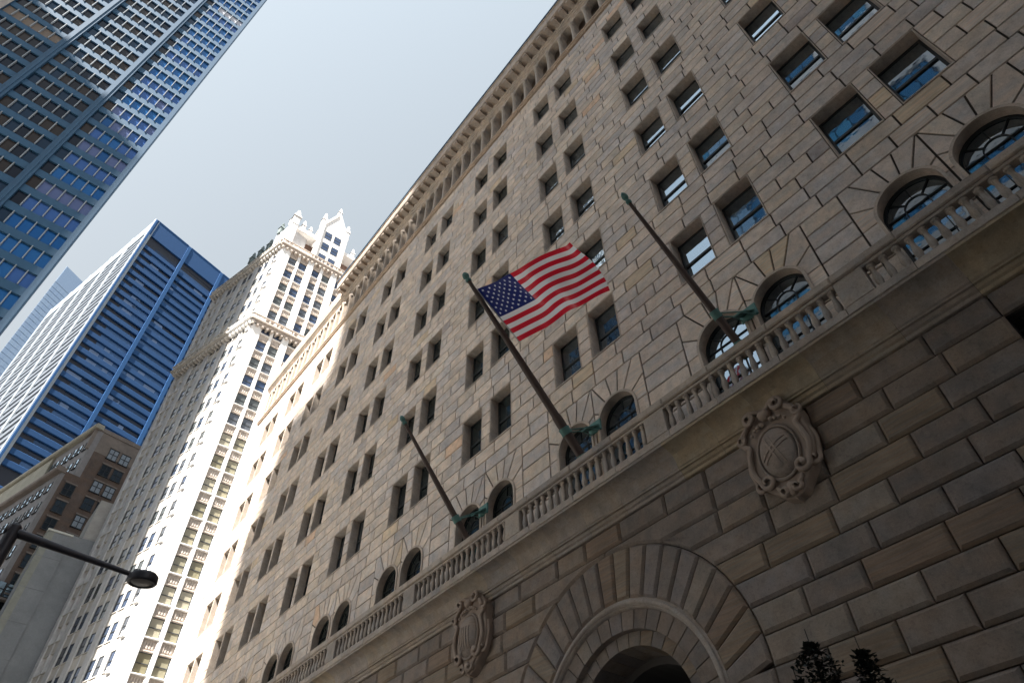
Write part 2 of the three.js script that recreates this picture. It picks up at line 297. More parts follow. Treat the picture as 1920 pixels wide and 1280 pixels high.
// base of the building: heavy bevelled stones, arched doorway
const BZ = 0.3, PC = [-10.75, 6.6], PR = 3.8, BTOP = 11.1, BCH = 0.573;
{
  const r = rng(41), J = 0.012;
  const hw = (y) => (y < PC[1] ? PR : y >= PC[1] + PR ? 0 : Math.sqrt(PR * PR - (y - PC[1]) ** 2));
  const bw = [-0.62, 1.7, 7.66, 10.53];
  for (let k = 0; k < 19; k++) {
    const y1 = BTOP - k * BCH, y0 = y1 - BCH; if (y1 < 0.2) break;
    const wide = hw(y0), inArch = wide > 0;
    const emit = (x0, x1, arcSide) => {
      const pts = []; const ya = y0 + J, yb = y1 - J;
      if (!arcSide) pts.push([x0 + J, ya], [x1 - J, ya], [x1 - J, yb], [x0 + J, yb]);
      else {
        const arc = []; const n = 7, top = Math.min(yb, PC[1] + PR);
        for (let i = 0; i <= n; i++) { const y = lerp(ya, top, i / n); arc.push([PC[0] + arcSide * (hw(y) + J), y]); }
        if (top < yb - 0.01) arc.push([PC[0] + arcSide * J, yb]);
        if (arcSide < 0) pts.push([x0 + J, ya], ...arc, [x0 + J, yb]); else pts.push([x1 - J, yb], ...arc.reverse(), [x1 - J, ya]);
        if (arcSide > 0) { pts.length = 0; pts.push([x1 - J, ya], [x1 - J, yb], ...arc); }
      }
      rust.push({ pts, c: [(x0 + x1) / 2, (y0 + y1) / 2], t: pick(BW, r), z: BZ + 0.012 * (r() - 0.5) });
    };
    const run = (a, b, arcAt, seed) => {   // arcAt: which end meets the arch
      let xs = [a, b]; const L = b - a; const n = Math.max(1, Math.round(L / 1.32)); xs = [a];
      let p = arcAt < 0 ? a : a; const st = L / n; const ph = (k % 2) * 0.5;
      for (let i = 1; i < n; i++) xs.push(a + st * (i + (ph - 0.25) * 0.9 + 0.24 * (r() - 0.5)));
      xs.push(b);
      for (let i = 0; i + 1 < xs.length; i++) emit(xs[i], xs[i + 1], arcAt > 0 && i + 2 === xs.length ? -1 : arcAt < 0 && i === 0 ? 1 : 0);
    };
    const lim = inArch ? PC[0] - wide : PC[0], rim = inArch ? PC[0] + wide : PC[0];
    const win = y0 < bw[3] - 0.05 && y1 > bw[2] + 0.05;
    if (inArch) { run(XL, lim, y0 >= PC[1] - 0.3 ? 1 : 0); if (win) { run(rim, bw[0], y0 >= PC[1] - 0.3 ? -1 : 0); run(bw[1], XR, 0); } else run(rim, XR, y0 >= PC[1] - 0.3 ? -1 : 0); }
    else if (win) { run(XL, bw[0], 0); run(bw[1], XR, 0); } else run(XL, XR, 0);
    if (y0 < PC[1] - 0.3) for (const s of [-1, 1]) { const a = PC[0] + s * 2.82, b = PC[0] + s * PR; rust.push({ pts: [[Math.min(a, b) + J, y0 + J], [Math.max(a, b) - J, y0 + J], [Math.max(a, b) - J, y1 - J], [Math.min(a, b) + J, y1 - J]], c: [(a + b) / 2, y0], t: pick(BW, r), z: BZ }); }
  }
  for (const b of rust) { b.v = inView(b.c[0], b.c[1], BZ, 1.02); b.d = camDist(b.c[0], b.c[1], BZ) + (b.v ? 0 : 1e4); }
  rust.sort((a, b) => a.d - b.d);
  const rest = new MB(); const B = 0.062;
  rust.forEach((b, i) => {
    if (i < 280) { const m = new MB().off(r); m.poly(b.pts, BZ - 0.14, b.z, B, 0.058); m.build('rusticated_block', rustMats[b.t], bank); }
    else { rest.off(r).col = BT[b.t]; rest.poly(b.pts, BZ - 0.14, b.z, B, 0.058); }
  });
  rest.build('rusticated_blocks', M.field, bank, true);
  // wall behind, with the doorway and a barred window
  { const m = new MB(), a = PC[0] - 2.3, b = PC[0] + 2.3, y = 6.35, z0 = -0.5, z1 = 0.12; m.box(XL, a, 0, 11.9, z0, z1); m.box(b, bw[0], 0, 11.9, z0, z1); m.box(bw[0], bw[1], 0, bw[2], z0, z1); m.box(bw[0], bw[1], bw[3], 11.9, z0, z1); m.box(bw[1], XR, 0, 11.9, z0, z1); m.box(a, b, y + 2.3, 11.9, z0, z1); for (const sg of [-1, 1]) { const p = [[PC[0] + sg * 2.3, y], [PC[0] + sg * 2.3, y + 2.3], [PC[0], y + 2.3]]; for (let i = 1; i < 14; i++) { const t = Math.PI / 2 * (1 - i / 14); p.push([PC[0] + sg * 2.3 * Math.cos(t), y + 2.3 * Math.sin(t)]); } m.poly(sg > 0 ? p : p.reverse(), z0, z1); } m.build('wall', M.mortarDark, bank); }
  const grille = new MB(); for (let x = bw[0] + 0.15; x < bw[1]; x += 0.2) grille.box(x, x + 0.03, bw[2], bw[3], -0.05, -0.02); for (let y = bw[2] + 0.2; y < bw[3]; y += 0.3) grille.box(bw[0], bw[1], y, y + 0.03, -0.06, -0.03);
  const bwin = new MB(); bwin.box(bw[0], bw[1], bw[2], bw[3], -0.5, -0.4); const bo = bwin.build('window', M.black, bank); grille.build('grille', M.iron, bo);
  // voussoirs
  const NV = 21, c1 = [PC[0], 6.35], r1 = 2.79;
  const special = { 10: 9, 9: 8, 2: 9, 16: 8 };
  for (let i = 0; i < NV; i++) {
    const a0 = (i / NV) * Math.PI, a1 = ((i + 1) / NV) * Math.PI, e = 0.012;
    const out = [], inn = [];
    for (let j = 0; j <= 2; j++) { const t = lerp(a0, a1, j / 2); const o = j === 0 ? e : j === 2 ? -e : 0; out.push([PC[0] + PR * Math.cos(t) * 0.996 - Math.sin(t) * o, PC[1] + PR * Math.sin(t) * 0.996 + Math.cos(t) * o]); inn.unshift([c1[0] + r1 * Math.cos(t) - Math.sin(t) * o, c1[1] + r1 * Math.sin(t) + Math.cos(t) * o]); }
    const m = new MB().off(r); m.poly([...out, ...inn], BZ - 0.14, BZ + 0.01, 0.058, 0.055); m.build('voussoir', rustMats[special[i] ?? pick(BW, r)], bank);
  }
  // moulded rings inside the voussoirs
  const ringStone = (ri, ro, z0, z1, n, name, mats) => { for (let i = 0; i < n; i++) { const a0 = (i / n) * Math.PI + 0.004, a1 = ((i + 1) / n) * Math.PI - 0.004, o = [], q = []; for (let j = 0; j <= 3; j++) { const t = lerp(a0, a1, j / 3); o.push([c1[0] + ro * Math.cos(t), c1[1] + ro * Math.sin(t)]); q.unshift([c1[0] + ri * Math.cos(t), c1[1] + ri * Math.sin(t)]); } const m = new MB().off(r); m.poly([...o, ...q], z0, z1, 0.006, 0.006); m.build(name, mats[pick(BW, r)], bank); } };
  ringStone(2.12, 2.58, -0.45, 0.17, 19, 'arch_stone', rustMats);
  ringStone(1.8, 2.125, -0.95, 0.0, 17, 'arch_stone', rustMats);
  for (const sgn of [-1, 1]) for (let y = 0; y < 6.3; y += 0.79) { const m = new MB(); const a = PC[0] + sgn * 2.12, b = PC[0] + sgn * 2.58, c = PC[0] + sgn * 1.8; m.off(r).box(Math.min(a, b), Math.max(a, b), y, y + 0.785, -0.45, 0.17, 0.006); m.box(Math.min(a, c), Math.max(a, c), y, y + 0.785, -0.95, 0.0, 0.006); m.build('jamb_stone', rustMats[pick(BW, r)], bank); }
  // rounded moulding (archivolt): profile swept round the arch
  const prof = []; for (let i = 0; i <= 8; i++) { const t = i / 8 * Math.PI; prof.push([2.68 + 0.06 * Math.cos(t), 0.27 + 0.06 * Math.sin(t)]); }
  const pr2 = [[2.8, 0.1], [2.8, 0.25], ...prof, [2.6, 0.26], [2.575, 0.22], [2.56, 0.16]];
  const mm = new MB(); const N = 64;
  for (let i = 0; i < N; i++) for (let j = 0; j + 1 < pr2.length; j++) { const P = (t, q) => [c1[0] + q[0] * Math.cos(t), c1[1] + q[0] * Math.sin(t), q[1]]; const t0 = i / N * Math.PI, t1 = (i + 1) / N * Math.PI; mm.quad(P(t0, pr2[j]), P(t1, pr2[j]), P(t1, pr2[j + 1]), P(t0, pr2[j + 1])); }
  for (const sgn of [-1, 1]) mm.box(PC[0] + sgn * 2.69 - 0.11, PC[0] + sgn * 2.69 + 0.11, 0, 6.35, 0.1, 0.3, 0.02);
  mm.build('archivolt', M.rail, bank);
  // dark door deep in the opening
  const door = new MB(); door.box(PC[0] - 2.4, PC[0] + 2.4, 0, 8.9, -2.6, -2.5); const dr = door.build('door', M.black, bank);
  const bars = new MB(); for (let x = -1.7; x < 1.75; x += 0.17) bars.box(PC[0] + x, PC[0] + x + 0.035, 0, 8.3, -2.3, -2.26); for (let y = 0.5; y < 8.3; y += 0.5) bars.box(PC[0] - 1.8, PC[0] + 1.8, y, y + 0.04, -2.29, -2.27); bars.build('grille', M.iron, dr);
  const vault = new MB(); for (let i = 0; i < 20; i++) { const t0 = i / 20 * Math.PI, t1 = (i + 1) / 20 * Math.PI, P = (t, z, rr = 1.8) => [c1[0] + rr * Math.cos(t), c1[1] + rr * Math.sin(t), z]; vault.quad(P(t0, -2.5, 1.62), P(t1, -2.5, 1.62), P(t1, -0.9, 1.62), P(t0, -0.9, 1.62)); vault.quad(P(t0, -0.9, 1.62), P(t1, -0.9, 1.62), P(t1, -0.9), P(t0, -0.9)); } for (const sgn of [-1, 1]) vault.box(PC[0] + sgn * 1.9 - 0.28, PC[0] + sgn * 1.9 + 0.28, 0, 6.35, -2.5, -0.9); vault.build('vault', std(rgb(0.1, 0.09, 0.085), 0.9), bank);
}
// moulded cornice under the balustrade, in stones of uneven colour
const BAL = 0.92;
{
  const r = rng(51);
  const P = [[11.078, 0.15], [11.078, 0.345], [11.1, 0.36], [11.16, 0.36], [11.19, 0.41], [11.26, 0.44], [11.26, 0.5], [11.3, 0.5]];
  for (let i = 0; i <= 10; i++) { const t = i / 10 * Math.PI / 2; P.push([11.33 + 0.4 * Math.sin(t), 0.53 + 0.46 * (1 - Math.cos(t))]); }
  P.push([11.73, 1.02], [11.8, 1.02], [11.8, 0.0]);
  const tints = [[0.44, 0.37, 0.31], [0.46, 0.375, 0.28], [0.42, 0.36, 0.315], [0.47, 0.38, 0.27], [0.4, 0.345, 0.305], [0.45, 0.375, 0.3]].map((c, i) => stoneMat(rgb(...c), 0));
  let x = XL; while (x < XR) { const x1 = Math.min(XR, x + 1.1 + 0.8 * r()); const m = new MB().off(r); for (let j = 0; j + 1 < P.length; j++) { const a = P[j], b = P[j + 1]; m.quad([x + 0.003, a[0], a[1]], [x1 - 0.003, a[0], a[1]], [x1 - 0.003, b[0], b[1]], [x + 0.003, b[0], b[1]]); } m.build('cornice_stone', tints[Math.floor(r() * 6)], bank); x = x1; }
  // balustrade
  const railMats = [[0.5, 0.43, 0.375], [0.46, 0.395, 0.345], [0.53, 0.45, 0.38], [0.43, 0.375, 0.335]].map((c) => stoneMat(rgb(...c)));
  let xx = XL; while (xx < XR) {
    const x1 = Math.min(XR, xx + 1.35 + 0.7 * r()), dz = 0.008 * (r() - 0.5), b0 = new MB().off(r), rl = new MB().off(r), mt = railMats[Math.floor(r() * 4)];
    b0.box(xx + 0.004, x1 - 0.004, 11.81, 12.02, BAL - 0.12, BAL + 0.12 + dz, 0.014); b0.build('base_stone', railMats[Math.floor(r() * 4)], bank);
    rl.box(xx + 0.004, x1 - 0.004, 12.72, 12.8, BAL - 0.1, BAL + 0.1, 0.01); rl.box(xx + 0.004, x1 - 0.004, 12.8, 13.0, BAL - 0.16, BAL + 0.16 + dz, 0.03); rl.box(xx + 0.004, x1 - 0.004, 13.0, 13.03, BAL - 0.13, BAL + 0.13); rl.build('rail_stone', mt, bank); xx = x1;
  }
  const bg = new THREE.LatheGeometry([[0.001, 0], [0.085, 0], [0.085, 0.05], [0.06, 0.06], [0.05, 0.09], [0.062, 0.12], [0.082, 0.2], [0.08, 0.28], [0.064, 0.38], [0.05, 0.5], [0.046, 0.56], [0.064, 0.575], [0.064, 0.6], [0.052, 0.61], [0.06, 0.63], [0.085, 0.64], [0.085, 0.7], [0.001, 0.7]].map((q) => new THREE.Vector2(...q)), 12);
  const piers = []; for (let i = 0; i + 1 < PAIRS.length; i++) piers.push((PAIRS[i][0] + PAIRS[i + 1][1] + WW) / 2);
  const pg = new MB(); pg.box(-0.325, 0.325, 12.02, 12.72, -0.13, 0.13, 0.012); const pgeo = pg.geo();
  for (const px of piers) { const m = add('pier', pgeo, railMats[Math.floor(r() * 4)], bank); m.position.set(px, 0, BAL); }
  for (let i = 0; i + 1 < piers.length; i++) { const a = piers[i + 1] + 0.325, b = piers[i] - 0.325, n = Math.round((b - a) / 0.275); for (let j = 0; j < n; j++) { const m = add('baluster', bg, railMats[Math.floor(r() * 4)], bank); m.position.set(a + (j + 0.5 + 0.05 * (r() - 0.5)) * (b - a) / n, 12.02, BAL); m.rotation.y = r() * 6; } }
  const fl = new MB(); fl.box(XL, XR, 11.8, 11.808, -0.1, BAL - 0.1); fl.build('balcony_floor', M.rail, bank);
}
// string course, arcade and roof cornice
{
  const r = rng(61), SP = 1.112, AW = 0.445, Y0 = 41.78, YS = 44.66;
  const st = new MB(); let x = XL; while (x < XR) { const x1 = Math.min(XR, x + 1.5); st.off(r); st.box(x + 0.003, x1 - 0.003, 41.46, 41.62, -0.1, 0.1, 0.03); st.box(x + 0.003, x1 - 0.003, 41.62, 41.78, -0.5, 0.16, 0.03); x = x1; } st.build('string_course', M.orange, bank);
  const cs = []; for (let c = -6.35 * 0.857 - 1.2; c > XL + 0.6; c -= SP) cs.push(c); for (let c = -6.35 * 0.857 - 1.2 + SP; c < XR - 0.6; c += SP) cs.push(c);
  cs.sort((a, b) => a - b);
  { const m = new MB(), top = YS + AW, z0 = -0.5, z1 = 0; let x = XL; for (const c of cs) { m.box(x, c - AW, Y0, top, z0, z1); x = c + AW; for (const sg of [-1, 1]) { const p = [[c + sg * AW, YS], [c + sg * AW, top], [c, top]]; for (let i = 1; i < 7; i++) { const t = Math.PI / 2 * (1 - i / 7); p.push([c + sg * AW * Math.cos(t), YS + AW * Math.sin(t)]); } m.poly(sg > 0 ? p : p.reverse(), z0, z1); } } m.box(x, XR, Y0, top, z0, z1); m.box(XL, XR, top, 46.1, z0, z1); m.build('arcade_wall', M.arcade, bank); }
  const cg = new THREE.LatheGeometry([[0.001, 0], [0.15, 0], [0.15, 0.1], [0.1, 0.16], [0.1, 0.22], [0.085, 2.3], [0.11, 2.34], [0.085, 2.38], [0.16, 2.62], [0.17, 2.66], [0.17, 2.78], [0.001, 2.78]].map((q) => new THREE.Vector2(...q)), 10);
  for (const c of cs) { const m = add('colonnette', cg, M.arcade, bank); m.position.set(c + SP / 2, Y0, 0.03); }
  const pn = new THREE.BoxGeometry(AW * 2, 2.4, 0.06), gl = new THREE.BoxGeometry(SP - 0.02, 3.9, 0.02);
  cs.forEach((c, i) => { if ([0, 1, 0, 0, 0][((i % 5) + 5) % 5]) { const m = add('panel', pn, M.arcade, bank); m.position.set(c, 43, -0.9); } else { const m = add('pane', gl, M.bronze, bank); m.position.set(c, 43.6, -1.4); } });
  // cornice: bed moulding, modillions, corona
  const CX = -36.5, bm = new MB(); bm.box(XL, XR, 45.28, 45.36, -0.1, 0.06, 0.02); bm.box(XL, XR, 45.52, 45.7, -0.2, 0.14, 0.05); bm.box(XL, XR, 45.7, 46.02, -0.2, 0.24, 0.05); bm.build('bed_moulding', M.arcade, bank);
  const mg = new MB(); mg.box(-0.16, 0.16, 45.74, 46.02, 0.22, 0.8, 0.03); const mgeo = mg.geo();
  for (let c = XR; c > CX + 0.3; c -= SP / 2 * 1.25) { const m = add('modillion', mgeo, M.trim, bank); m.position.x = c; }
  const co = new MB(); let y = XR; void y; let xx = CX; while (xx < XR) { const x1 = Math.min(XR, xx + 1.8); co.off(r); co.box(xx + 0.002, x1 - 0.002, 46.02, 46.86, -0.5, 0.88, 0.03); co.box(xx + 0.002, x1 - 0.002, 46.86, 46.98, -0.5, 0.95, 0.03); xx = x1; } co.box(XL, CX - 0.004, 46.02, 46.95, -0.5, 0.26, 0.03); co.build('corona', M.trim, bank);
  const gu = new MB(); gu.box(CX, XR, 46.985, 47.12, 0.6, 1.0); gu.build('gutter', M.gutter, bank);
}
// carved cartouches
function cartouche(cx, cy, kind) {
  const G = []; const push = (g) => { g = g.index ? g.toNonIndexed() : g; g.deleteAttribute('uv'); G.push(g); };
  const S = new THREE.Shape(); S.moveTo(0, 1.2); S.bezierCurveTo(0.35, 1.22, 0.5, 1.0, 0.62, 0.8); S.bezierCurveTo(0.8, 0.55, 0.62, 0.45, 0.7, 0.2); S.bezierCurveTo(0.76, -0.1, 0.7, -0.35, 0.55, -0.6); S.bezierCurveTo(0.45, -0.8, 0.3, -0.8, 0.22, -1.0); S.bezierCurveTo(0.12, -1.1, 0.05, -1.05, 0, -1.1);
  S.bezierCurveTo(-0.05, -1.05, -0.12, -1.1, -0.22, -1.0); S.bezierCurveTo(-0.3, -0.8, -0.45, -0.8, -0.55, -0.6); S.bezierCurveTo(-0.7, -0.35, -0.76, -0.1, -0.7, 0.2); S.bezierCurveTo(-0.62, 0.45, -0.8, 0.55, -0.62, 0.8); S.bezierCurveTo(-0.5, 1.0, -0.35, 1.22, 0, 1.2);
  const pts = S.getPoints(10).slice(0, -1); const bk = new MB(); bk.poly(pts.map((q) => [q.x, q.y]).reverse().reverse(), 0, 0, 0); void bk;
  const sl = new THREE.ExtrudeGeometry(S, { depth: 0.2, bevelEnabled: true, bevelSize: 0.05, bevelThickness: 0.07, bevelSegments: 3, curveSegments: 8 }); push(sl);
  const tube = (list, r0, seg = 26) => push(new THREE.TubeGeometry(new THREE.CatmullRomCurve3(list.map((q) => V(...q))), seg, r0, 7));
  const spiral = (x, y, z, R, turns, a0, dir) => { const L = []; for (let i = 0; i <= 22; i++) { const t = i / 22, a = a0 + dir * turns * 2 * Math.PI * t, rr = R * (1 - 0.82 * t); L.push([x + rr * Math.cos(a), y + rr * Math.sin(a), z + 0.1 * t]); } return L; };
  for (const s of [-1, 1]) {
    tube([[s * 0.05, 1.02, 0.3], [s * 0.2, 1.1, 0.36], ...spiral(s * 0.34, 0.98, 0.36, 0.17, 1.4, s > 0 ? Math.PI * 0.75 : Math.PI * 0.25, -s)], 0.055, 44);
    tube([[s * 0.42, 0.95, 0.28], [s * 0.62, 0.72, 0.34], [s * 0.7, 0.5, 0.3], [s * 0.58, 0.36, 0.32], [s * 0.64, 0.1, 0.34], [s * 0.68, -0.2, 0.32], [s * 0.58, -0.5, 0.32], ...spiral(s * 0.4, -0.6, 0.32, 0.15, 1.2, s > 0 ? 0 : Math.PI, -s)], 0.06, 60);
    tube([[s * 0.75, 0.75, 0.2], ...spiral(s * 0.68, 0.62, 0.3, 0.12, 1.2, s > 0 ? 1 : Math.PI - 1, -s)], 0.045, 30);
    tube([[s * 0.74, 0.2, 0.15], [s * 0.8, -0.1, 0.17], [s * 0.74, -0.4, 0.17], ...spiral(s * 0.62, -0.55, 0.2, 0.13, 1.1, s > 0 ? 0.3 : Math.PI - 0.3, -s)], 0.05, 36);
    tube([[s * 0.3, -0.78, 0.28], [s * 0.18, -0.95, 0.32], ...spiral(s * 0.13, -0.98, 0.32, 0.1, 1.1, s > 0 ? 0.5 : Math.PI - 0.5, -s)], 0.045, 26);
    for (let i = 0; i < 4; i++) { const b = new THREE.SphereGeometry(0.06 - 0.006 * i, 8, 6); b.translate(s * (0.12 + 0.1 * i), 0.72 - 0.05 * i * i * 0.3, 0.36); push(b); }
  }
  const crest = new THREE.SphereGeometry(0.16, 12, 8); crest.scale(1, 0.8, 0.8); crest.translate(0, 0.92, 0.34); push(crest);
  const low = new THREE.SphereGeometry(0.13, 10, 8); low.scale(0.9, 1.2, 0.8); low.translate(0, -0.95, 0.3); push(low);
  const o = add('cartouche', mergeGeometries(G), M.carved, bank); o.position.set(cx, cy, BZ - 0.02);
  const ov = new THREE.SphereGeometry(1, 28, 18); ov.scale(0.42, 0.6, 0.26); ov.translate(0, -0.06, 0.26); add('boss', ov, stoneMat(rgb(0.42, 0.34, 0.285)), o);
  const rm = new THREE.TorusGeometry(1, 0.07, 6, 36); rm.scale(0.46, 0.64, 0.6); rm.translate(0, -0.06, 0.3); add('rim', rm, M.carved, o);
  const rel = new MB();
  if (kind === 0) { for (const a of [0.42, 1.9]) { const c = Math.cos(a), s = Math.sin(a); for (const w of [-0.075, 0.03]) { const P = (t, q) => [t * c - q * s, -0.06 + t * s * 1.25 + q * c, 0.26 + 0.26 * Math.sqrt(Math.max(0, 1 - (t * c / 0.43) ** 2 - (t * s * 1.25 / 0.6) ** 2)) + 0.016]; for (let i = -5; i < 5; i++) { const t0 = i * 0.068, t1 = t0 + 0.068; rel.quad(P(t0, w), P(t1, w), P(t1, w + 0.045), P(t0, w + 0.045)); for (const q of [w, w + 0.045]) { const A = P(t0, q), B = P(t1, q); rel.quad(A, B, [B[0], B[1], B[2] - 0.03], [A[0], A[1], A[2] - 0.03]); } } } } }
  else for (const x of [-0.2, -0.1, 0, 0.1, 0.2]) for (let i = 0; i < 6; i++) { const P = (y, dx) => [x + dx, y, 0.26 + 0.26 * Math.sqrt(Math.max(0.02, 1 - ((x + dx) / 0.43) ** 2 - ((y + 0.06) / 0.61) ** 2)) + 0.018]; const y0 = -0.5 + i * 0.11, y1 = y0 + 0.11; rel.quad(P(y0, -0.028), P(y0, 0.028), P(y1, 0.028), P(y1, -0.028)); for (const d of [-0.028, 0.028]) { const A = P(y0, d), B = P(y1, d); rel.quad(A, B, [B[0], B[1], B[2] - 0.03], [A[0], A[1], A[2] - 0.03]); } }
  rel.build('relief', M.carved, o);
  o.userData.label = kind === 0 ? 'carved stone oval shield with crossed bars' : 'carved stone oval shield with upright bars';
}
cartouche(-5.27, 10.27, 0); cartouche(-16.15, 10.25, 1);

// ------------------------------------------------------------------ flagpoles and flag
function flagpole(base, tip, r0, r1, wallX, label) {
  const o = thing('flagpole', label, 'flagpole', base, 'slanting flagpoles on the balustrade');
  const d = V(...tip).sub(V(...base)), L = d.length(), q = new THREE.Quaternion().setFromUnitVectors(V(0, 1, 0), d.clone().normalize());
  const lathe = (p, n = 16) => { const g = new THREE.LatheGeometry(p.map((k) => new THREE.Vector2(...k)), n); g.applyQuaternion(q); return g; };
  add('shaft', lathe([[0.001, 0], [r0 * 1.05, 0], [r0 * 1.15, 0.2], [r0 * 1.2, L * 0.21], [r0 * 1.0, L * 0.23], [r0 * 0.98, L * 0.4], [r1, L - 0.12], [0.001, L - 0.11]]), M.pole, o);
  add('base_socket', lathe([[0.001, -0.3], [r0 * 1.5, -0.3], [r0 * 1.5, -0.1], [r0 * 1.25, -0.08], [r0 * 1.3, 0.14], [r0 * 1.1, 0.16]]), M.copper, o);
  add('finial', lathe([[0.001, L - 0.16], [r1 * 1.5, L - 0.16], [r1 * 1.6, L - 0.08], [r1 * 0.9, L - 0.05], [r1 * 1.7, L], [r1 * 1.8, L + 0.07], [r1 * 1.2, L + 0.15], [0.001, L + 0.2]], 10), M.copper, o);
  const cl = 0.95 / L * 1, cpos = d.clone().multiplyScalar(cl);
  const cg = new THREE.LatheGeometry([[r0 * 1.28, -0.11], [r0 * 1.42, -0.11], [r0 * 1.36, 0], [r0 * 1.42, 0.11], [r0 * 1.28, 0.11]].map((k) => new THREE.Vector2(...k)), 16); cg.applyQuaternion(q); cg.translate(cpos.x, cpos.y, cpos.z); add('collar', cg, M.copper, o);
  const G = []; const rod = (a, b, rr) => { const c = new THREE.TubeGeometry(new THREE.LineCurve3(a, b), 1, rr, 6); G.push(c); };
  const wp = V(wallX - base[0], 14.72 - base[1], -base[2]);
  for (const s of [-1, 1]) { const w0 = wp.clone().add(V(s * 0.17, 0, 0.04)), m0 = wp.clone().lerp(cpos, 0.4).add(V(s * 0.1, 0, 0)); rod(w0, m0, 0.022); rod(m0, cpos.clone().add(V(s * 0.08, 0.02, -0.05)), 0.018); rod(w0.clone().add(V(0, -0.2, 0)), m0, 0.018); }
  add('stay_rods', mergeGeometries(G), M.copper, o);
  const pl = new MB(); pl.poly([[-0.25, -0.2], [0.25, -0.2], [0.25, 0.2], [-0.25, 0.2]], 0.004, 0.06, 0.01); const pm = pl.build('wall_plate', M.copper, o); pm.position.copy(wp);
  const wb = new MB(); const a = [-0.15, 0.05, 0.05], b = [0.15, 0.05, 0.05], c2 = wp.clone().lerp(cpos, 0.42).sub(wp); const e = [c2.x - 0.1, c2.y, c2.z], f = [c2.x + 0.1, c2.y, c2.z]; wb.quad(a, b, f, e); wb.quad([a[0], a[1] - 0.05, a[2]], [b[0], b[1] - 0.05, b[2]], [f[0], f[1] - 0.05, f[2]], [e[0], e[1] - 0.05, e[2]]); wb.quad(a, e, [e[0], e[1] - 0.05, e[2]], [a[0], a[1] - 0.05, a[2]]); wb.quad(b, f, [f[0], f[1] - 0.05, f[2]], [b[0], b[1] - 0.05, b[2]]); wb.quad(e, f, [f[0], f[1] - 0.05, f[2]], [e[0], e[1] - 0.05, e[2]]);
  const wm = wb.build('bracket_arm', M.copper, o); wm.position.copy(wp);
  return o;
}
flagpole([-5.1, 13.06, 0.85], [-5.1, 16.41, 4.01], 0.085, 0.045, -4.97, 'bare brown flagpole nearest the right edge, above the larger oval shield');
flagpole([-10.67, 13.19, 0.7], [-10.67, 18.12, 4.97], 0.118, 0.06, -10.7, 'longest brown flagpole, in the middle, carrying the striped flag');
flagpole([-16.1, 13.07, 0.66], [-16.1, 16.76, 3.65], 0.096, 0.05, -16.3, 'bare brown flagpole left of the flag, over the smaller oval shield');
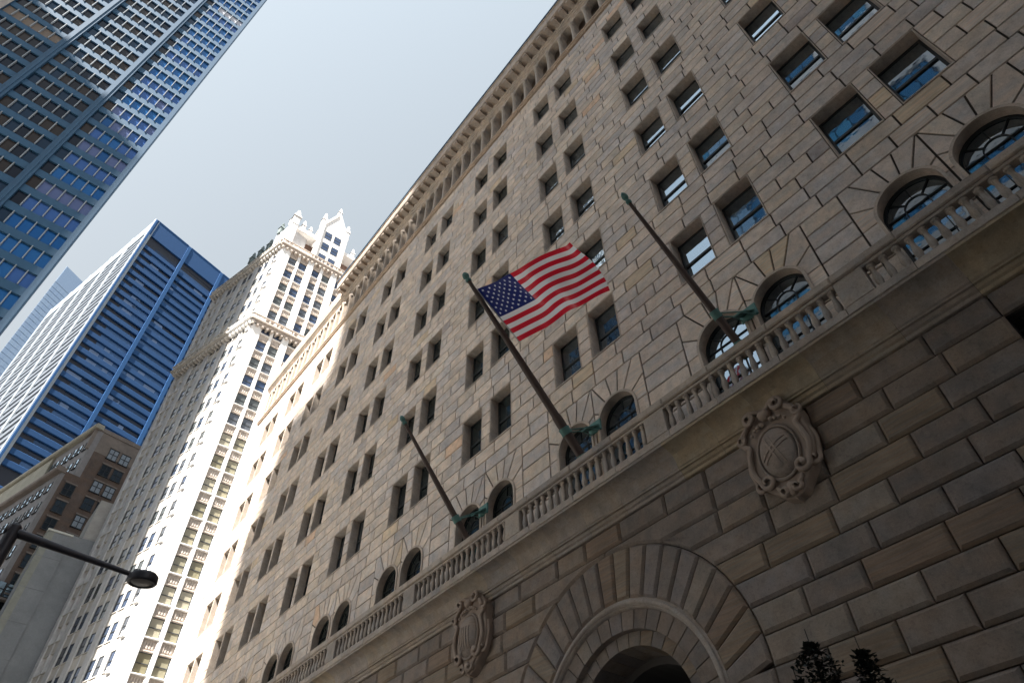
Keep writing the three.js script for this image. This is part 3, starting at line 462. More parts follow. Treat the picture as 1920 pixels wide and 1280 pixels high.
{
  const cv = document.createElement('canvas'); cv.width = 1216; cv.height = 640; const c = cv.getContext('2d');
  for (let i = 0; i < 13; i++) { c.fillStyle = i % 2 ? '#ffffff' : '#e3082f'; c.fillRect(0, i * 640 / 13, 1216, 640 / 13 + 1); }
  const cw = 486, ch = 640 * 7 / 13; c.fillStyle = '#082072'; c.fillRect(0, 0, cw, ch); c.fillStyle = '#ffffff';
  const star = (x, y, r) => { c.beginPath(); for (let i = 0; i < 10; i++) { const a = -Math.PI / 2 + i * Math.PI / 5, q = i % 2 ? r * 0.382 : r; c.lineTo(x + q * Math.cos(a), y + q * Math.sin(a)); } c.closePath(); c.fill(); };
  for (let j = 0; j < 9; j++) for (let i = 0; i < (j % 2 ? 5 : 6); i++) star(cw / 12 * (2 * i + 1 + (j % 2)), ch / 10 * (j + 1), 17);
  const im = c.getImageData(0, 0, 1216, 640), rr = rng(5); for (let i = 0; i < im.data.length; i += 4) { const k = 0.95 + 0.07 * rr(); for (let q = 0; q < 3; q++) im.data[i + q] *= k; } c.putImageData(im, 0, 0);
  const tx = new THREE.CanvasTexture(cv); tx.colorSpace = THREE.SRGBColorSpace; tx.anisotropy = 8;
  const HT = V(-10.62, 17.79, 4.6), HB = V(-10.62, 16.53, 2.97), FT = V(-7.16, 17.04, 4.0), FB = V(-7.42, 16.2, 2.47), NU = 60, NVv = 30, p = [], t = [], ix = [];
  const hdir = HB.clone().sub(HT).normalize();
  const nrm = V(0, 0, 0).crossVectors(FT.clone().sub(HT), HB.clone().sub(HT)).normalize();
  for (let j = 0; j <= NVv; j++) for (let i = 0; i <= NU; i++) {
    const u = i / NU, v = j / NVv; const a = HT.clone().lerp(FT, u), b = HB.clone().lerp(FB, u), q = a.lerp(b, v);
    const w = Math.pow(u, 0.7) * (0.2 * Math.sin(u * 8.5 - v * 2.6 + 0.7) + 0.1 * Math.sin(u * 17 + v * 4.5) + 0.035 * Math.sin(u * 31 - v * 7)) + 0.03 * Math.sin(v * 9 + u * 5) * u + 0.16 * u * (v - 0.5) * Math.sin(u * 3);
    q.addScaledVector(nrm, 1.25 * w); q.addScaledVector(hdir, u * (0.085 * Math.sin(u * 7.2 + 0.9 - v * 0.8) + 0.035 * Math.sin(u * 15 + v * 3)) - 0.07 * Math.sin(Math.PI * u) * (v - 0.5)); q.y -= 0.12 * Math.sin(u * Math.PI) * (1 - v * 0.3); p.push(q.x, q.y, q.z); t.push(u, 1 - v);
  }
  for (let j = 0; j < NVv; j++) for (let i = 0; i < NU; i++) { const a = j * (NU + 1) + i, b = a + 1, c2 = a + NU + 1, d = c2 + 1; ix.push(a, c2, b, b, c2, d); }
  const g = new THREE.BufferGeometry(); g.setAttribute('position', new THREE.Float32BufferAttribute(p, 3)); g.setAttribute('uv', new THREE.Float32BufferAttribute(t, 2)); g.setIndex(ix); g.computeVertexNormals();
  const o = thing('flag', 'red, white and blue flag with stars and stripes blowing from the middle pole', 'flag');
  add('cloth', g, new THREE.MeshPhysicalMaterial({ map: tx, roughness: 0.9, side: THREE.DoubleSide, transmission: 0.7, thickness: 0 }), o);
  const hd = []; for (let i = 0; i <= 8; i++) hd.push(HT.clone().lerp(HB, i / 8).add(V(-0.02, 0, 0))); add('header_tape', new THREE.TubeGeometry(new THREE.CatmullRomCurve3(hd), 16, 0.022, 5), std(rgb(0.6, 0.6, 0.58), 0.9), o);
  add('halyard', new THREE.TubeGeometry(new THREE.CatmullRomCurve3([V(-10.72, 17.95, 4.72), V(-10.76, 16.4, 3.3), V(-10.77, 14.5, 1.7), V(-10.76, 13.3, 0.62)]), 20, 0.011, 4), std(rgb(0.5, 0.48, 0.45), 0.9), o);
}

// ------------------------------------------------------------------ street lamp
{
  const o = thing('street_lamp', 'dark street lamp with round head on a long horizontal arm', 'street lamp', [-14, 0, 12.2]);
  const mt = std(rgb(0.035, 0.032, 0.04), 0.45, { metalness: 0.3 });
  const L = (p, n) => new THREE.LatheGeometry(p.map((k) => new THREE.Vector2(...k)), n);
  add('post', L([[0.001, 0], [0.2, 0], [0.2, 0.3], [0.15, 0.4], [0.11, 8.38], [0.08, 8.44], [0.001, 8.45]], 16), mt, o);
  const a = V(0, 8.3, 0), b = V(0.14, 8.1, -2.1); const d = b.clone().sub(a), len = d.length(); const ag = L([[0.088, -0.12], [0.086, 0.1], [0.046, len - 0.1], [0.04, len]], 14); ag.applyQuaternion(new THREE.Quaternion().setFromUnitVectors(V(0, 1, 0), d.clone().normalize())); ag.translate(a.x, a.y, a.z); add('arm', ag, mt, o);
  const hg = L([[0.001, 0.13], [0.1, 0.125], [0.22, 0.1], [0.265, 0.05], [0.27, -0.06], [0.25, -0.085], [0.21, -0.09], [0.2, -0.07], [0.001, -0.06]], 32); const h = add('head', hg, mt, o); h.position.set(0.16, 8.06, -2.33); h.rotation.set(0.08, 0, -0.04);
  const lens = add('lens', L([[0.001, -0.085], [0.12, -0.083], [0.19, -0.072], [0.2, -0.06]], 24), std(rgb(0.09, 0.08, 0.075), 0.35), h); void lens;
  const kn = new THREE.SphereGeometry(0.05, 10, 8); kn.translate(-0.02, 0.13, 0.16); add('photocell', kn, mt, h);
}
// ------------------------------------------------------------------ shrubs in front of the wall
function shrub(x, z, tips, seed, label) {
  const r = rng(seed), o = thing('shrub', label, 'shrub', [x, 0.1, z], 'dark pointed shrubs by the kerb');
  const leaf = new MB(), wood = [];
  const lf = (p, s) => { const a = r() * 6.283, e = (r() - 0.35) * 1.3, d = [Math.cos(a) * Math.cos(e), Math.sin(e), Math.sin(a) * Math.cos(e)], q = [-Math.sin(a), 0.3 * (r() - 0.5), Math.cos(a)]; const P = (u, v, w = 0) => [p[0] + d[0] * u * s + q[0] * v * s, p[1] + d[1] * u * s + q[1] * v * s + w * s, p[2] + d[2] * u * s + q[2] * v * s]; leaf.tri(P(0, 0), P(0.5, 0.28, 0.08), P(1, 0)); leaf.tri(P(0, 0), P(1, 0), P(0.5, -0.28, 0.08)); };
  for (const [tx, ty, tz, wd] of tips) {
    const base = V(tx * 0.3, 0, tz * 0.3), tip = V(tx, ty, tz);
    wood.push(new THREE.TubeGeometry(new THREE.CatmullRomCurve3([base, base.clone().lerp(tip, 0.5).add(V(0.02, 0, 0.02)), V(tx, ty - 0.3, tz)]), 12, 0.02, 5), new THREE.TubeGeometry(new THREE.LineCurve3(V(tx, ty - 0.32, tz), V(tx - 0.01, ty, tz)), 1, 0.006, 4));
    const n = 2600 * wd; for (let i = 0; i < n; i++) { const t = Math.pow(r(), 1.25), yb = t * (ty - 1.2), y = ty - 0.2 - yb; const R = wd * (0.045 + 0.72 * (1 - Math.exp(-yb / 0.6)) * (0.72 + 0.28 * Math.sin(y * 11 + tx * 7))), a = r() * 6.283, q = R * Math.sqrt(r()); lf([lerp(tx, tx * 0.3, t) + q * Math.cos(a), y, lerp(tz, tz * 0.3, t) + q * Math.sin(a)], 0.055 + 0.04 * r()); }
    for (let i = 0; i < 26 * wd; i++) { const t = 0.05 + 0.3 * r(), y = ty - 0.25 - t * (ty - 1), a = r() * 6.283, R = wd * 0.5 * Math.pow(t, 0.7) + 0.05; for (let j = 0; j < 7; j++) lf([tx + R * (j / 7 + 0.3) * Math.cos(a), y + 0.12 * j / 7, tz + R * (j / 7 + 0.3) * Math.sin(a)], 0.06); }
  }
  add('stems', mergeGeometries(wood), std(rgb(0.03, 0.025, 0.02), 0.9), o);
  leaf.build('foliage', new THREE.MeshPhysicalMaterial({ color: rgb(0.012, 0.018, 0.014), roughness: 0.6, side: THREE.DoubleSide }), o, true);
  const pot = new THREE.LatheGeometry([[0.001, 0], [0.4, 0], [0.5, 0.8], [0.56, 0.82], [0.56, 0.92], [0.48, 0.92], [0.46, 0.85], [0.001, 0.85]].map((k) => new THREE.Vector2(...k)), 20); add('planter', pot, std(rgb(0.12, 0.11, 0.1), 0.9), o);
}
shrub(-4.2, 4.05, [[0.05, 5.1, 0, 1], [-0.2, 4.72, 0.1, 0.7], [0.22, 4.6, -0.1, 0.7]], 71, 'dark leafy shrub with three bare pointed tips, left of its pair');
shrub(-3.7, 3.8, [[0, 4.92, 0, 0.9], [0.26, 4.35, 0, 0.8], [-0.1, 4.3, 0.1, 0.7]], 72, 'dark leafy shrub with one bare pointed tip, right of its pair');

// ------------------------------------------------------------------ white ornate tower at the end of the bank
{
  const t = thing('ornate_tower', 'white ornate stone tower with gables and paired windows, brightly sunlit side', 'tower');
  const r = rng(81);
  const white = std(rgb(0.86, 0.84, 0.82), 0.8), grey = std(rgb(0.84, 0.83, 0.84), 0.85, { map: TX.plain }), tan = std(rgb(0.8, 0.75, 0.69), 0.85, { map: TX.plain }), pink = std(rgb(0.8, 0.7, 0.62), 0.85, { map: TX.plain });
  const frameM = std(rgb(0.05, 0.055, 0.06), 0.6), green = std(rgb(0.09, 0.2, 0.2), 0.7), cop = std(rgb(0.16, 0.2, 0.2), 0.8);
  const gls = [[0.06, 0.085, 0.15], [0.11, 0.12, 0.14], [0.045, 0.07, 0.13], [0.1, 0.11, 0.11]].map((c) => new THREE.MeshPhysicalMaterial({ color: rgb(...c), roughness: 0.12, metalness: 0.35 }));
  const blinds = [[0.3, 0.27, 0.19], [0.36, 0.33, 0.25], [0.22, 0.2, 0.13], [0.26, 0.24, 0.17]].map((c) => new THREE.MeshPhysicalMaterial({ color: rgb(...c), roughness: 0.25 }));
  const C = [-79, -0.8], LD = [-0.968, 0.25], LN = [0.25, 0.968];
  const lit = FR(C[0], C[1], 0, -1, 1, 0), left = FR(C[0], C[1], LD[0], LD[1], LN[0], LN[1]);
  const FH = 3.62, Y1 = 0.374 * 80 + 1.6 - 2.2, LITW = 26, LEFTW = 20.2;
  // body behind the facing
  const bp = [[C[0] - 0.6, C[1] - 0.55], [C[0] - 0.6, C[1] - LITW], [C[0] + LD[0] * LEFTW, C[1] - LITW], [C[0] + LD[0] * LEFTW, C[1] + LD[1] * LEFTW - 0.6]];
  const body = new MB(); const H = 103; for (let i = 0; i < 4; i++) { const a = bp[i], b = bp[(i + 1) % 4]; body.quad([a[0], 0, a[1]], [b[0], 0, b[1]], [b[0], H, b[1]], [a[0], H, a[1]]); } body.quad(...bp.map((q) => [q[0], H, q[1]])); body.build('wall', grey, t);
  const wg = (w, h) => { const m = new MB(); m.box(0, 0.09, 0, h, -0.1, 0); m.box(w - 0.09, w, 0, h, -0.1, 0); m.box(0.09, w - 0.09, h - 0.09, h, -0.1, 0); m.box(0.09, w - 0.09, 0, 0.09, -0.1, 0); m.box(0.09, w - 0.09, h * 0.48, h * 0.48 + 0.08, -0.1, 0.02); return m.geo(); };
  const place = (F, o, s, y, d) => { o.position.set(F.o[0] + F.s[0] * s + F.d[0] * d, y, F.o[2] + F.s[1] * s + F.d[1] * d); o.rotation.y = Math.atan2(F.d[0], F.d[1]); if (F.s[0] * F.d[1] - F.s[1] * F.d[0] < 0) o.scale.x = -1; };
  const litCols = [[1.7, 3.13], [3.63, 5.06], [6.2, 7.55], [8.15, 9.6], [10.8, 12.2], [12.8, 14.2]], leftCols = [[1.1, 2.1], [3.2, 4.4], [4.9, 6.1], [7.6, 8.8], [9.3, 10.5], [12, 13.2], [13.7, 14.9], [16.4, 17.6], [18, 19.2]];
  const pier = (F, s0, s1, y0, y1, d, mat) => { const m = new MB(F); m.box(s0, s1, y0, y1, -0.8, d, 0.06); m.build('pier', mat, t); };
  const NF = 24;
  const geoL = wg(1.4, 2.15), geoP = new THREE.BoxGeometry(1.3, 2.05, 0.03), geoL2 = wg(1.2, 2.15), geoP2 = new THREE.BoxGeometry(1.1, 2.05, 0.03);
  let litUp = 0;
  for (let f = -2; f < 23; f++) {
    const y = Y1 + f * FH; if (Math.abs(y - 82.4) < 1.2 || y > 101) { if (y > 101) continue; }
    for (let i = 0; i < 6; i++) {
      const [s0, s1] = litCols[i]; if (i >= 4 && y < 85) continue;
      const o = add('window', geoL, frameM, t); place(lit, o, s0, y, -0.32); o.scale.x *= (s1 - s0) / 1.4;
      const p = add('pane', geoP, y < 60 ? blinds[Math.floor(r() * 4)] : gls[Math.floor(r() * 4)], o); p.position.set(0.7, 1.08, -0.06);
      const sp = new MB(lit); const si = new MB(lit); si.box(s0 - 0.01, s1 + 0.01, y - 0.14, y, -0.6, 0.02, 0.04); si.build('sill', white, t); sp.off(r).box(s0 - 0.02, s1 + 0.02, y + 2.15, y + FH - 0.15, -0.8, -0.3, 0); for (let k = 0; k < 4; k++) sp.box(s0 + 0.2 + k * 0.28, s0 + 0.38 + k * 0.28, y + 2.5, y + 3.3, -0.34, -0.2, 0.03); sp.box(s0, s1, y + 2.2, y + 2.36, -0.34, -0.16, 0.03); sp.build('spandrel', pink, t); litUp++;
    }
    for (let i = 0; i < 7; i++) {
      const [s0, s1] = leftCols[i];
      const o = add('window', geoL2, frameM, t); place(left, o, s0, y, -0.1); o.scale.x *= (s1 - s0) / 1.2; const p = add('pane', geoP2, gls[Math.floor(r() * 4)], o); p.position.set(0.6, 1.08, -0.06);
    }
    const band = new MB(left); band.off(r).box(0.9, LEFTW - 0.4, y + 2.15, y + FH - 0.16, -0.9, -0.08, 0); band.build('spandrel', tan, t); const sl = new MB(left); sl.box(0.8, LEFTW, y - 0.12, y + 0.02, -0.9, 0.02, 0.02); sl.build('sill', tan, t);
    const crn = new MB(left); crn.box(0.2, 1.0, y - 0.5, y + 0.25, -0.6, 0.28, 0.08); crn.build('sill_block', white, t);
  }
  // piers
  const lp = [[0, 1.7], [5.06, 6.2], [9.6, 10.8], [14.2, LITW]]; for (const [a, b] of lp) pier(lit, a + 0.02, b - 0.02, 0, 102, a ? 0.1 : 0.02, white);
  for (const [a, b] of [[3.13, 3.63], [7.55, 8.15], [12.2, 12.8]]) pier(lit, a, b, 0, 102, -0.05, white);
  for (const [a, b, k] of [[0, 1.05, 0.02], [2.15, 3.15, 0.03], [6.15, 7.55, 0.06], [10.55, 11.95, 0.06], [14.95, 16.3, 0.06], [19.25, 20.2, 0.05]]) pier(left, a + 0.03, b, 0, 104, k, grey);
  for (const [a, b] of [[4.45, 4.85], [8.85, 9.25], [13.25, 13.65], [17.6, 18]]) pier(left, a, b, 0, 104, -0.03, grey);
  // projecting cornices with brackets and a rail of small balusters
  const cornice = (F, s0, s1, y, dd, mat, name) => { const m = new MB(F); m.box(s0, s1, y, y + 0.35, -0.8, dd * 0.5, 0.08); m.box(s0 - 0.1, s1 + 0.1, y + 0.35, y + 0.75, -0.8, dd, 0.1); for (let s = s0 + 0.2; s < s1 - 0.2; s += 0.8) { m.box(s, s + 0.35, y - 0.5, y + 0.02, -0.5, dd * 0.7, 0.05); m.box(s + 0.05, s + 0.3, y + 0.76, y + 1.5, dd - 0.35, dd - 0.1, 0.03); } m.box(s0 - 0.1, s1 + 0.1, y + 1.5, y + 1.72, dd - 0.4, dd - 0.05, 0.04); m.build(name, mat, t); };
  cornice(lit, -0.4, 15, 81.2, 0.75, pink, 'balcony'); cornice(left, 5.5, LEFTW, 81.2, 1.1, tan, 'balcony'); cornice(left, -0.4, 5.4, 81.2, 0.9, white, 'balcony');
  cornice(lit, -0.4, 15, 101.6, 0.6, pink, 'balcony'); cornice(left, 0, LEFTW, 101.4, 0.8, tan, 'balcony');
  // attic with recessed loggias
  const at = new MB(lit); at.box(0.2, 15, 102.4, 104.4, -3, -0.5, 0.05); at.box(-0.1, 1.2, 104, 110, -2.5, -0.1, 0.1); at.box(0.2, 5.2, 108.6, 109.6, -3, -0.2, 0.1); at.box(10.8, 15, 108.6, 109.6, -3, -0.2, 0.1); at.box(14.4, 15.6, 104, 110, -2.5, -0.1, 0.1); at.build('attic', white, t);
  const rc = new MB(lit); rc.box(1.2, 15, 104.2, 108.6, -4.5, -2.4); rc.build('loggia', std(rgb(0.22, 0.14, 0.11), 0.9), t);
  for (const [a, b] of [[1.9, 3], [3.4, 4.6], [11.2, 12.4], [12.9, 14]]) { const o = add('window', geoL2, frameM, t); place(lit, o, a, 104.8, -2.3); const p = add('pane', geoP2, gls[1], o); p.position.set(0.6, 1.08, -0.06); void b; }
  // gable over the second pair
  const gb = new MB(lit); gb.poly([[5.4, 102.4], [10.6, 102.4], [10.6, 113.2], [8, 119.2], [5.4, 113.2]], -3, -0.02, 0.08); gb.box(5.2, 5.9, 102.4, 114, -1, 0.22, 0.1); gb.box(10.1, 10.8, 102.4, 114, -1, 0.22, 0.1); gb.build('gable', white, t);
  for (let k = 0; k < 3; k++) for (const s of [6.3, 8.2]) { const o = add('window', geoL, frameM, t); place(lit, o, s, 103 + k * 3.5, 0.03); const p = add('pane', geoP, gls[2 * (k % 2)], o); p.position.set(0.7, 1.08, -0.04); }
  const cop2 = new MB(lit); cop2.poly([[5.1, 113.2], [5.5, 113.2], [8, 118.9], [10.5, 113.2], [10.9, 113.2], [8, 120]], -3.2, 0.2, 0.05); cop2.build('coping', white, t);
  const pinn = (F, s, y, h, w, mat) => { const m = new MB(F); const D = -0.6; m.box(s - w, s + w, y, y + h * 0.5, D - w, D + w, 0.04); const P = [[s - w * 1.3, D + w * 1.3], [s + w * 1.3, D + w * 1.3], [s + w * 1.3, D - w * 1.3], [s - w * 1.3, D - w * 1.3]]; for (let i = 0; i < 4; i++) m.tri([P[i][0], y + h * 0.5, P[i][1]], [P[(i + 1) % 4][0], y + h * 0.5, P[(i + 1) % 4][1]], [s, y + h, D]); m.box(s - w * 0.6, s + w * 0.6, y + h * 0.82, y + h * 0.9, D - w * 0.6, D + w * 0.6); m.box(s - w * 0.35, s + w * 0.35, y + h * 0.95, y + h * 1.04, D - w * 0.35, D + w * 0.35); m.build('pinnacle', mat, t); };
  for (const [s, y, h, w] of [[0.5, 109.5, 4.5, 0.6], [2.2, 109, 3.2, 0.35], [3.6, 109, 2.6, 0.3], [5.5, 113.5, 4.5, 0.42], [10.5, 113.5, 4.5, 0.42], [8, 119.2, 3, 0.35], [12.6, 109, 3, 0.35], [14.9, 109.5, 4.5, 0.6]]) pinn(lit, s, y, h, w, white);
  const rf = new MB(); const ax = C[0] - 4, az = C[1] - 3; rf.quad([ax, 104, az], [ax, 104, az - 20], [ax - 6, 112, az - 18], [ax - 6, 112, az - 2]); rf.quad([ax - 12, 104, az], [ax, 104, az], [ax - 6, 112, az - 2], [ax - 6.1, 112, az - 2]); rf.quad([ax - 12, 104, az - 20], [ax - 12, 104, az], [ax - 6, 112, az - 2], [ax - 6, 112, az - 18]); rf.build('roof', cop, t);
  // left side: stepped upper storeys with crowded roof edge
  const la = new MB(left); la.box(0.4, 12.4, 103, 107, -4, -0.4, 0.1); la.box(0.4, 5.8, 107, 110.5, -4, -0.5, 0.1); la.build('attic', grey, t);
  for (const s of [1.5, 4.8, 6.9, 9.4, 12]) { const yy = s < 6 ? 110.4 : 106.8; pinn(left, s, yy, 3.4, 0.4, s < 2 ? white : cop); }
  for (const s of [13.6, 15.2, 17, 19]) pinn(left, s, 103, 2.6, 0.35, cop);
  for (const s of [2.2, 4, 7.4, 9.8]) { const o = add('window', geoL2, frameM, t); place(left, o, s, 103.8, -0.36); const p = add('pane', geoP2, gls[2], o); p.position.set(0.6, 1.08, -0.06); }
  const rl = new MB(lit); rl.box(0.9, 5.4, 110.6, 110.75, -2.6, -2.45); rl.box(10.8, 15, 110.6, 110.75, -2.6, -2.45); rl.build('railing', green, t); void NF; void litUp;
}

// ------------------------------------------------------------------ aluminium and glass tower, upper left
{
  const t = thing('glass_tower', 'tall aluminium and glass office tower with gridded face, upper left corner', 'tower');
  const r = rng(91), s0 = [0.035, 0.9994], F = FR(-74, 24.06, s0[0], s0[1], s0[1], -s0[0]);
  const alu = std(rgb(0.018, 0.075, 0.15), 0.7), aluL = std(rgb(0.018, 0.07, 0.14), 0.65), mul = std(rgb(0.26, 0.29, 0.32), 0.45);
  const PH = (c, ro = 0.06, me = 0.6) => new THREE.MeshPhysicalMaterial({ color: rgb(...c), roughness: ro, metalness: me, specularIntensity: 0.2 });
  const dark = [PH([0.01, 0.015, 0.028], 0.1, 0), PH([0.02, 0.02, 0.026], 0.12, 0), PH([0.012, 0.03, 0.06], 0.08, 0.1), PH([0.035, 0.028, 0.026], 0.2, 0)];
  const blue = [PH([0.012, 0.085, 0.25], 0.15, 0.3), PH([0.018, 0.1, 0.27], 0.15, 0.3), PH([0.04, 0.1, 0.27], 0.15, 0.3), PH([0.09, 0.12, 0.24], 0.2, 0.2), PH([0.012, 0.07, 0.2], 0.1, 0.3)];
  const tanB = PH([0.2, 0.16, 0.13], 0.5, 0), pale = PH([0.5, 0.5, 0.55], 0.4, 0);
  const FHt = 3.9, BAY = 9, NB = 8, W = BAY * NB;
  const body = new MB(), q0 = [-74.6, 24.3], q1 = [-74.6 + s0[0] * W, 24.06 + s0[1] * W], bk = [-44.4, 7.25], q2 = [q1[0] + bk[0], q1[1] + bk[1]], q3 = [q0[0] + bk[0], q0[1] + bk[1]], qs = [q0, q1, q2, q3]; for (let i = 0; i < 4; i++) { const a = qs[i], b = qs[(i + 1) % 4]; body.quad([a[0], 0, a[1]], [b[0], 0, b[1]], [b[0], 246, b[1]], [a[0], 246, a[1]]); } body.quad(...qs.map((q) => [q[0], 246, q[1]])); body.build('wall', std(rgb(0.06, 0.09, 0.13), 0.6), t);
  const side = FR(-74, 24.06, -s0[1], s0[0], -s0[0], -s0[1]); void side;
  const panes = [], muls = [];
  for (let f = 3; f < 62; f++) {
    const y = 2.5 + f * FHt; const vis = y > 50 && y < 190;
    for (let b = 0; b < NB; b++) {
      const bs = b * BAY;
      if (vis && b < 5) { const m = new MB(F); m.box(bs + 0.56, bs + BAY - 0.56, y + 2.55, y + FHt, -0.7, -0.06, 0.02); m.build('spandrel', alu, t); }
      const n = 6, w = (BAY - 1.12) / n;
      for (let i = 0; i < n; i++) {
        const a = bs + 0.56 + i * w; panes.push({ a, b: a + w, y, bay: b, i, f });
        if (i) muls.push({ s: a, y });
      }
    }
  }
  { const m = new MB(F); for (let f = 3; f < 62; f++) { const y = 2.5 + f * FHt, vis = y > 50 && y < 190; for (let b = 0; b < NB; b++) if (!(vis && b < 5)) m.box(b * BAY + 0.56, b * BAY + BAY - 0.56, y + 2.55, y + FHt, -0.7, -0.06); } m.build('spandrels', alu, t, true); }
  const pos = (s, y) => [F.o[0] + F.s[0] * s, y, F.o[2] + F.s[1] * s];
  for (const p of panes) { const q = pos((p.a + p.b) / 2, p.y + 1.3); p.d = camDist(...q) + (inView(...q, 1.03) ? 0 : 1e4); }
  panes.sort((a, b) => a.d - b.d);
  const rowKind = {}; const kind = (p) => { const k = p.bay + '_' + p.f; if (!(k in rowKind)) rowKind[k] = r(); const u = rowKind[k]; if (p.bay === 0 && p.i < 5) return u < 0.08 ? pale : blue[Math.floor((u * 3 + (r() < 0.25 ? r() : 0)) * 5 / 4) % 5]; if (p.bay === 2 && u < 0.15) return tanB; return dark[Math.floor(r() * 4)]; };
  const pgeo = new THREE.BoxGeometry(1.24, 2.56, 0.03), ang = Math.atan2(F.d[0], F.d[1]); const rest = dark.map(() => new MB(F)), restB = new MB(F);
  panes.forEach((p, i) => { if (i < 300) { const q = pos((p.a + p.b) / 2, p.y + 1.27); const m = add('pane', pgeo, kind(p), t); m.position.set(q[0] - F.d[0] * 0.34, q[1], q[2] - F.d[1] * 0.34); m.rotation.y = ang; m.rotateX((r() - 0.5) * 0.006); } else { const m = p.bay === 0 && p.i < 5 ? restB : rest[Math.floor(r() * 4)]; m.box(p.a, p.b, p.y, p.y + 2.56, -0.36, -0.33); } });
  rest.forEach((m, i) => m.build('panes', dark[i], t, true)); restB.build('panes', blue[0], t, true);
  for (const p of muls) { const q = pos(p.s, p.y + 1.3); p.d = camDist(...q) + (inView(...q, 1.03) ? 0 : 1e4); } muls.sort((a, b) => a.d - b.d);
  const mg = new MB(); mg.box(-0.05, 0.05, 0, 2.55, -0.33, 0.1); const mgeo = mg.geo(), mr = new MB(F);
  muls.forEach((p, i) => { if (i < 300) { const q = pos(p.s, p.y); const m = add('mullion', mgeo, mul, t); m.position.set(...q); m.rotation.y = ang; } else mr.box(p.s - 0.05, p.s + 0.05, p.y, p.y + 2.55, -0.33, 0.1); });
  mr.build('mullions', mul, t, true);
  for (let b = 0; b <= NB; b++) { const m = new MB(F); const c = b * BAY + (b === 0 ? 0.28 : 0); m.box(c - 0.56 + (b ? 0 : 0.28), c + 0.5, 0, 246, -0.7, b ? 0.3 : 0.1); m.box(c - 0.16, c + 0.16, 0, 246, b ? 0.3 : 0.1, b ? 0.42 : 0.14); m.build('column', aluL, t); }
  // ceiling lamps seen through the glass of the dark storeys
  const lampM = new THREE.MeshStandardMaterial({ color: 0xffffff, emissive: rgb(1, 0.72, 0.4), emissiveIntensity: 1.6 });
  for (const [s, y, w] of [[11.2, 114.8, 1.2], [13.1, 115, 0.25], [17.2, 103.2, 0.8], [20.5, 95.2, 0.4]]) { const m = new MB(F); m.box(s, s + w, y, y + 0.22, -0.328, -0.3); m.build('ceiling_lamp', lampM, t); }
}

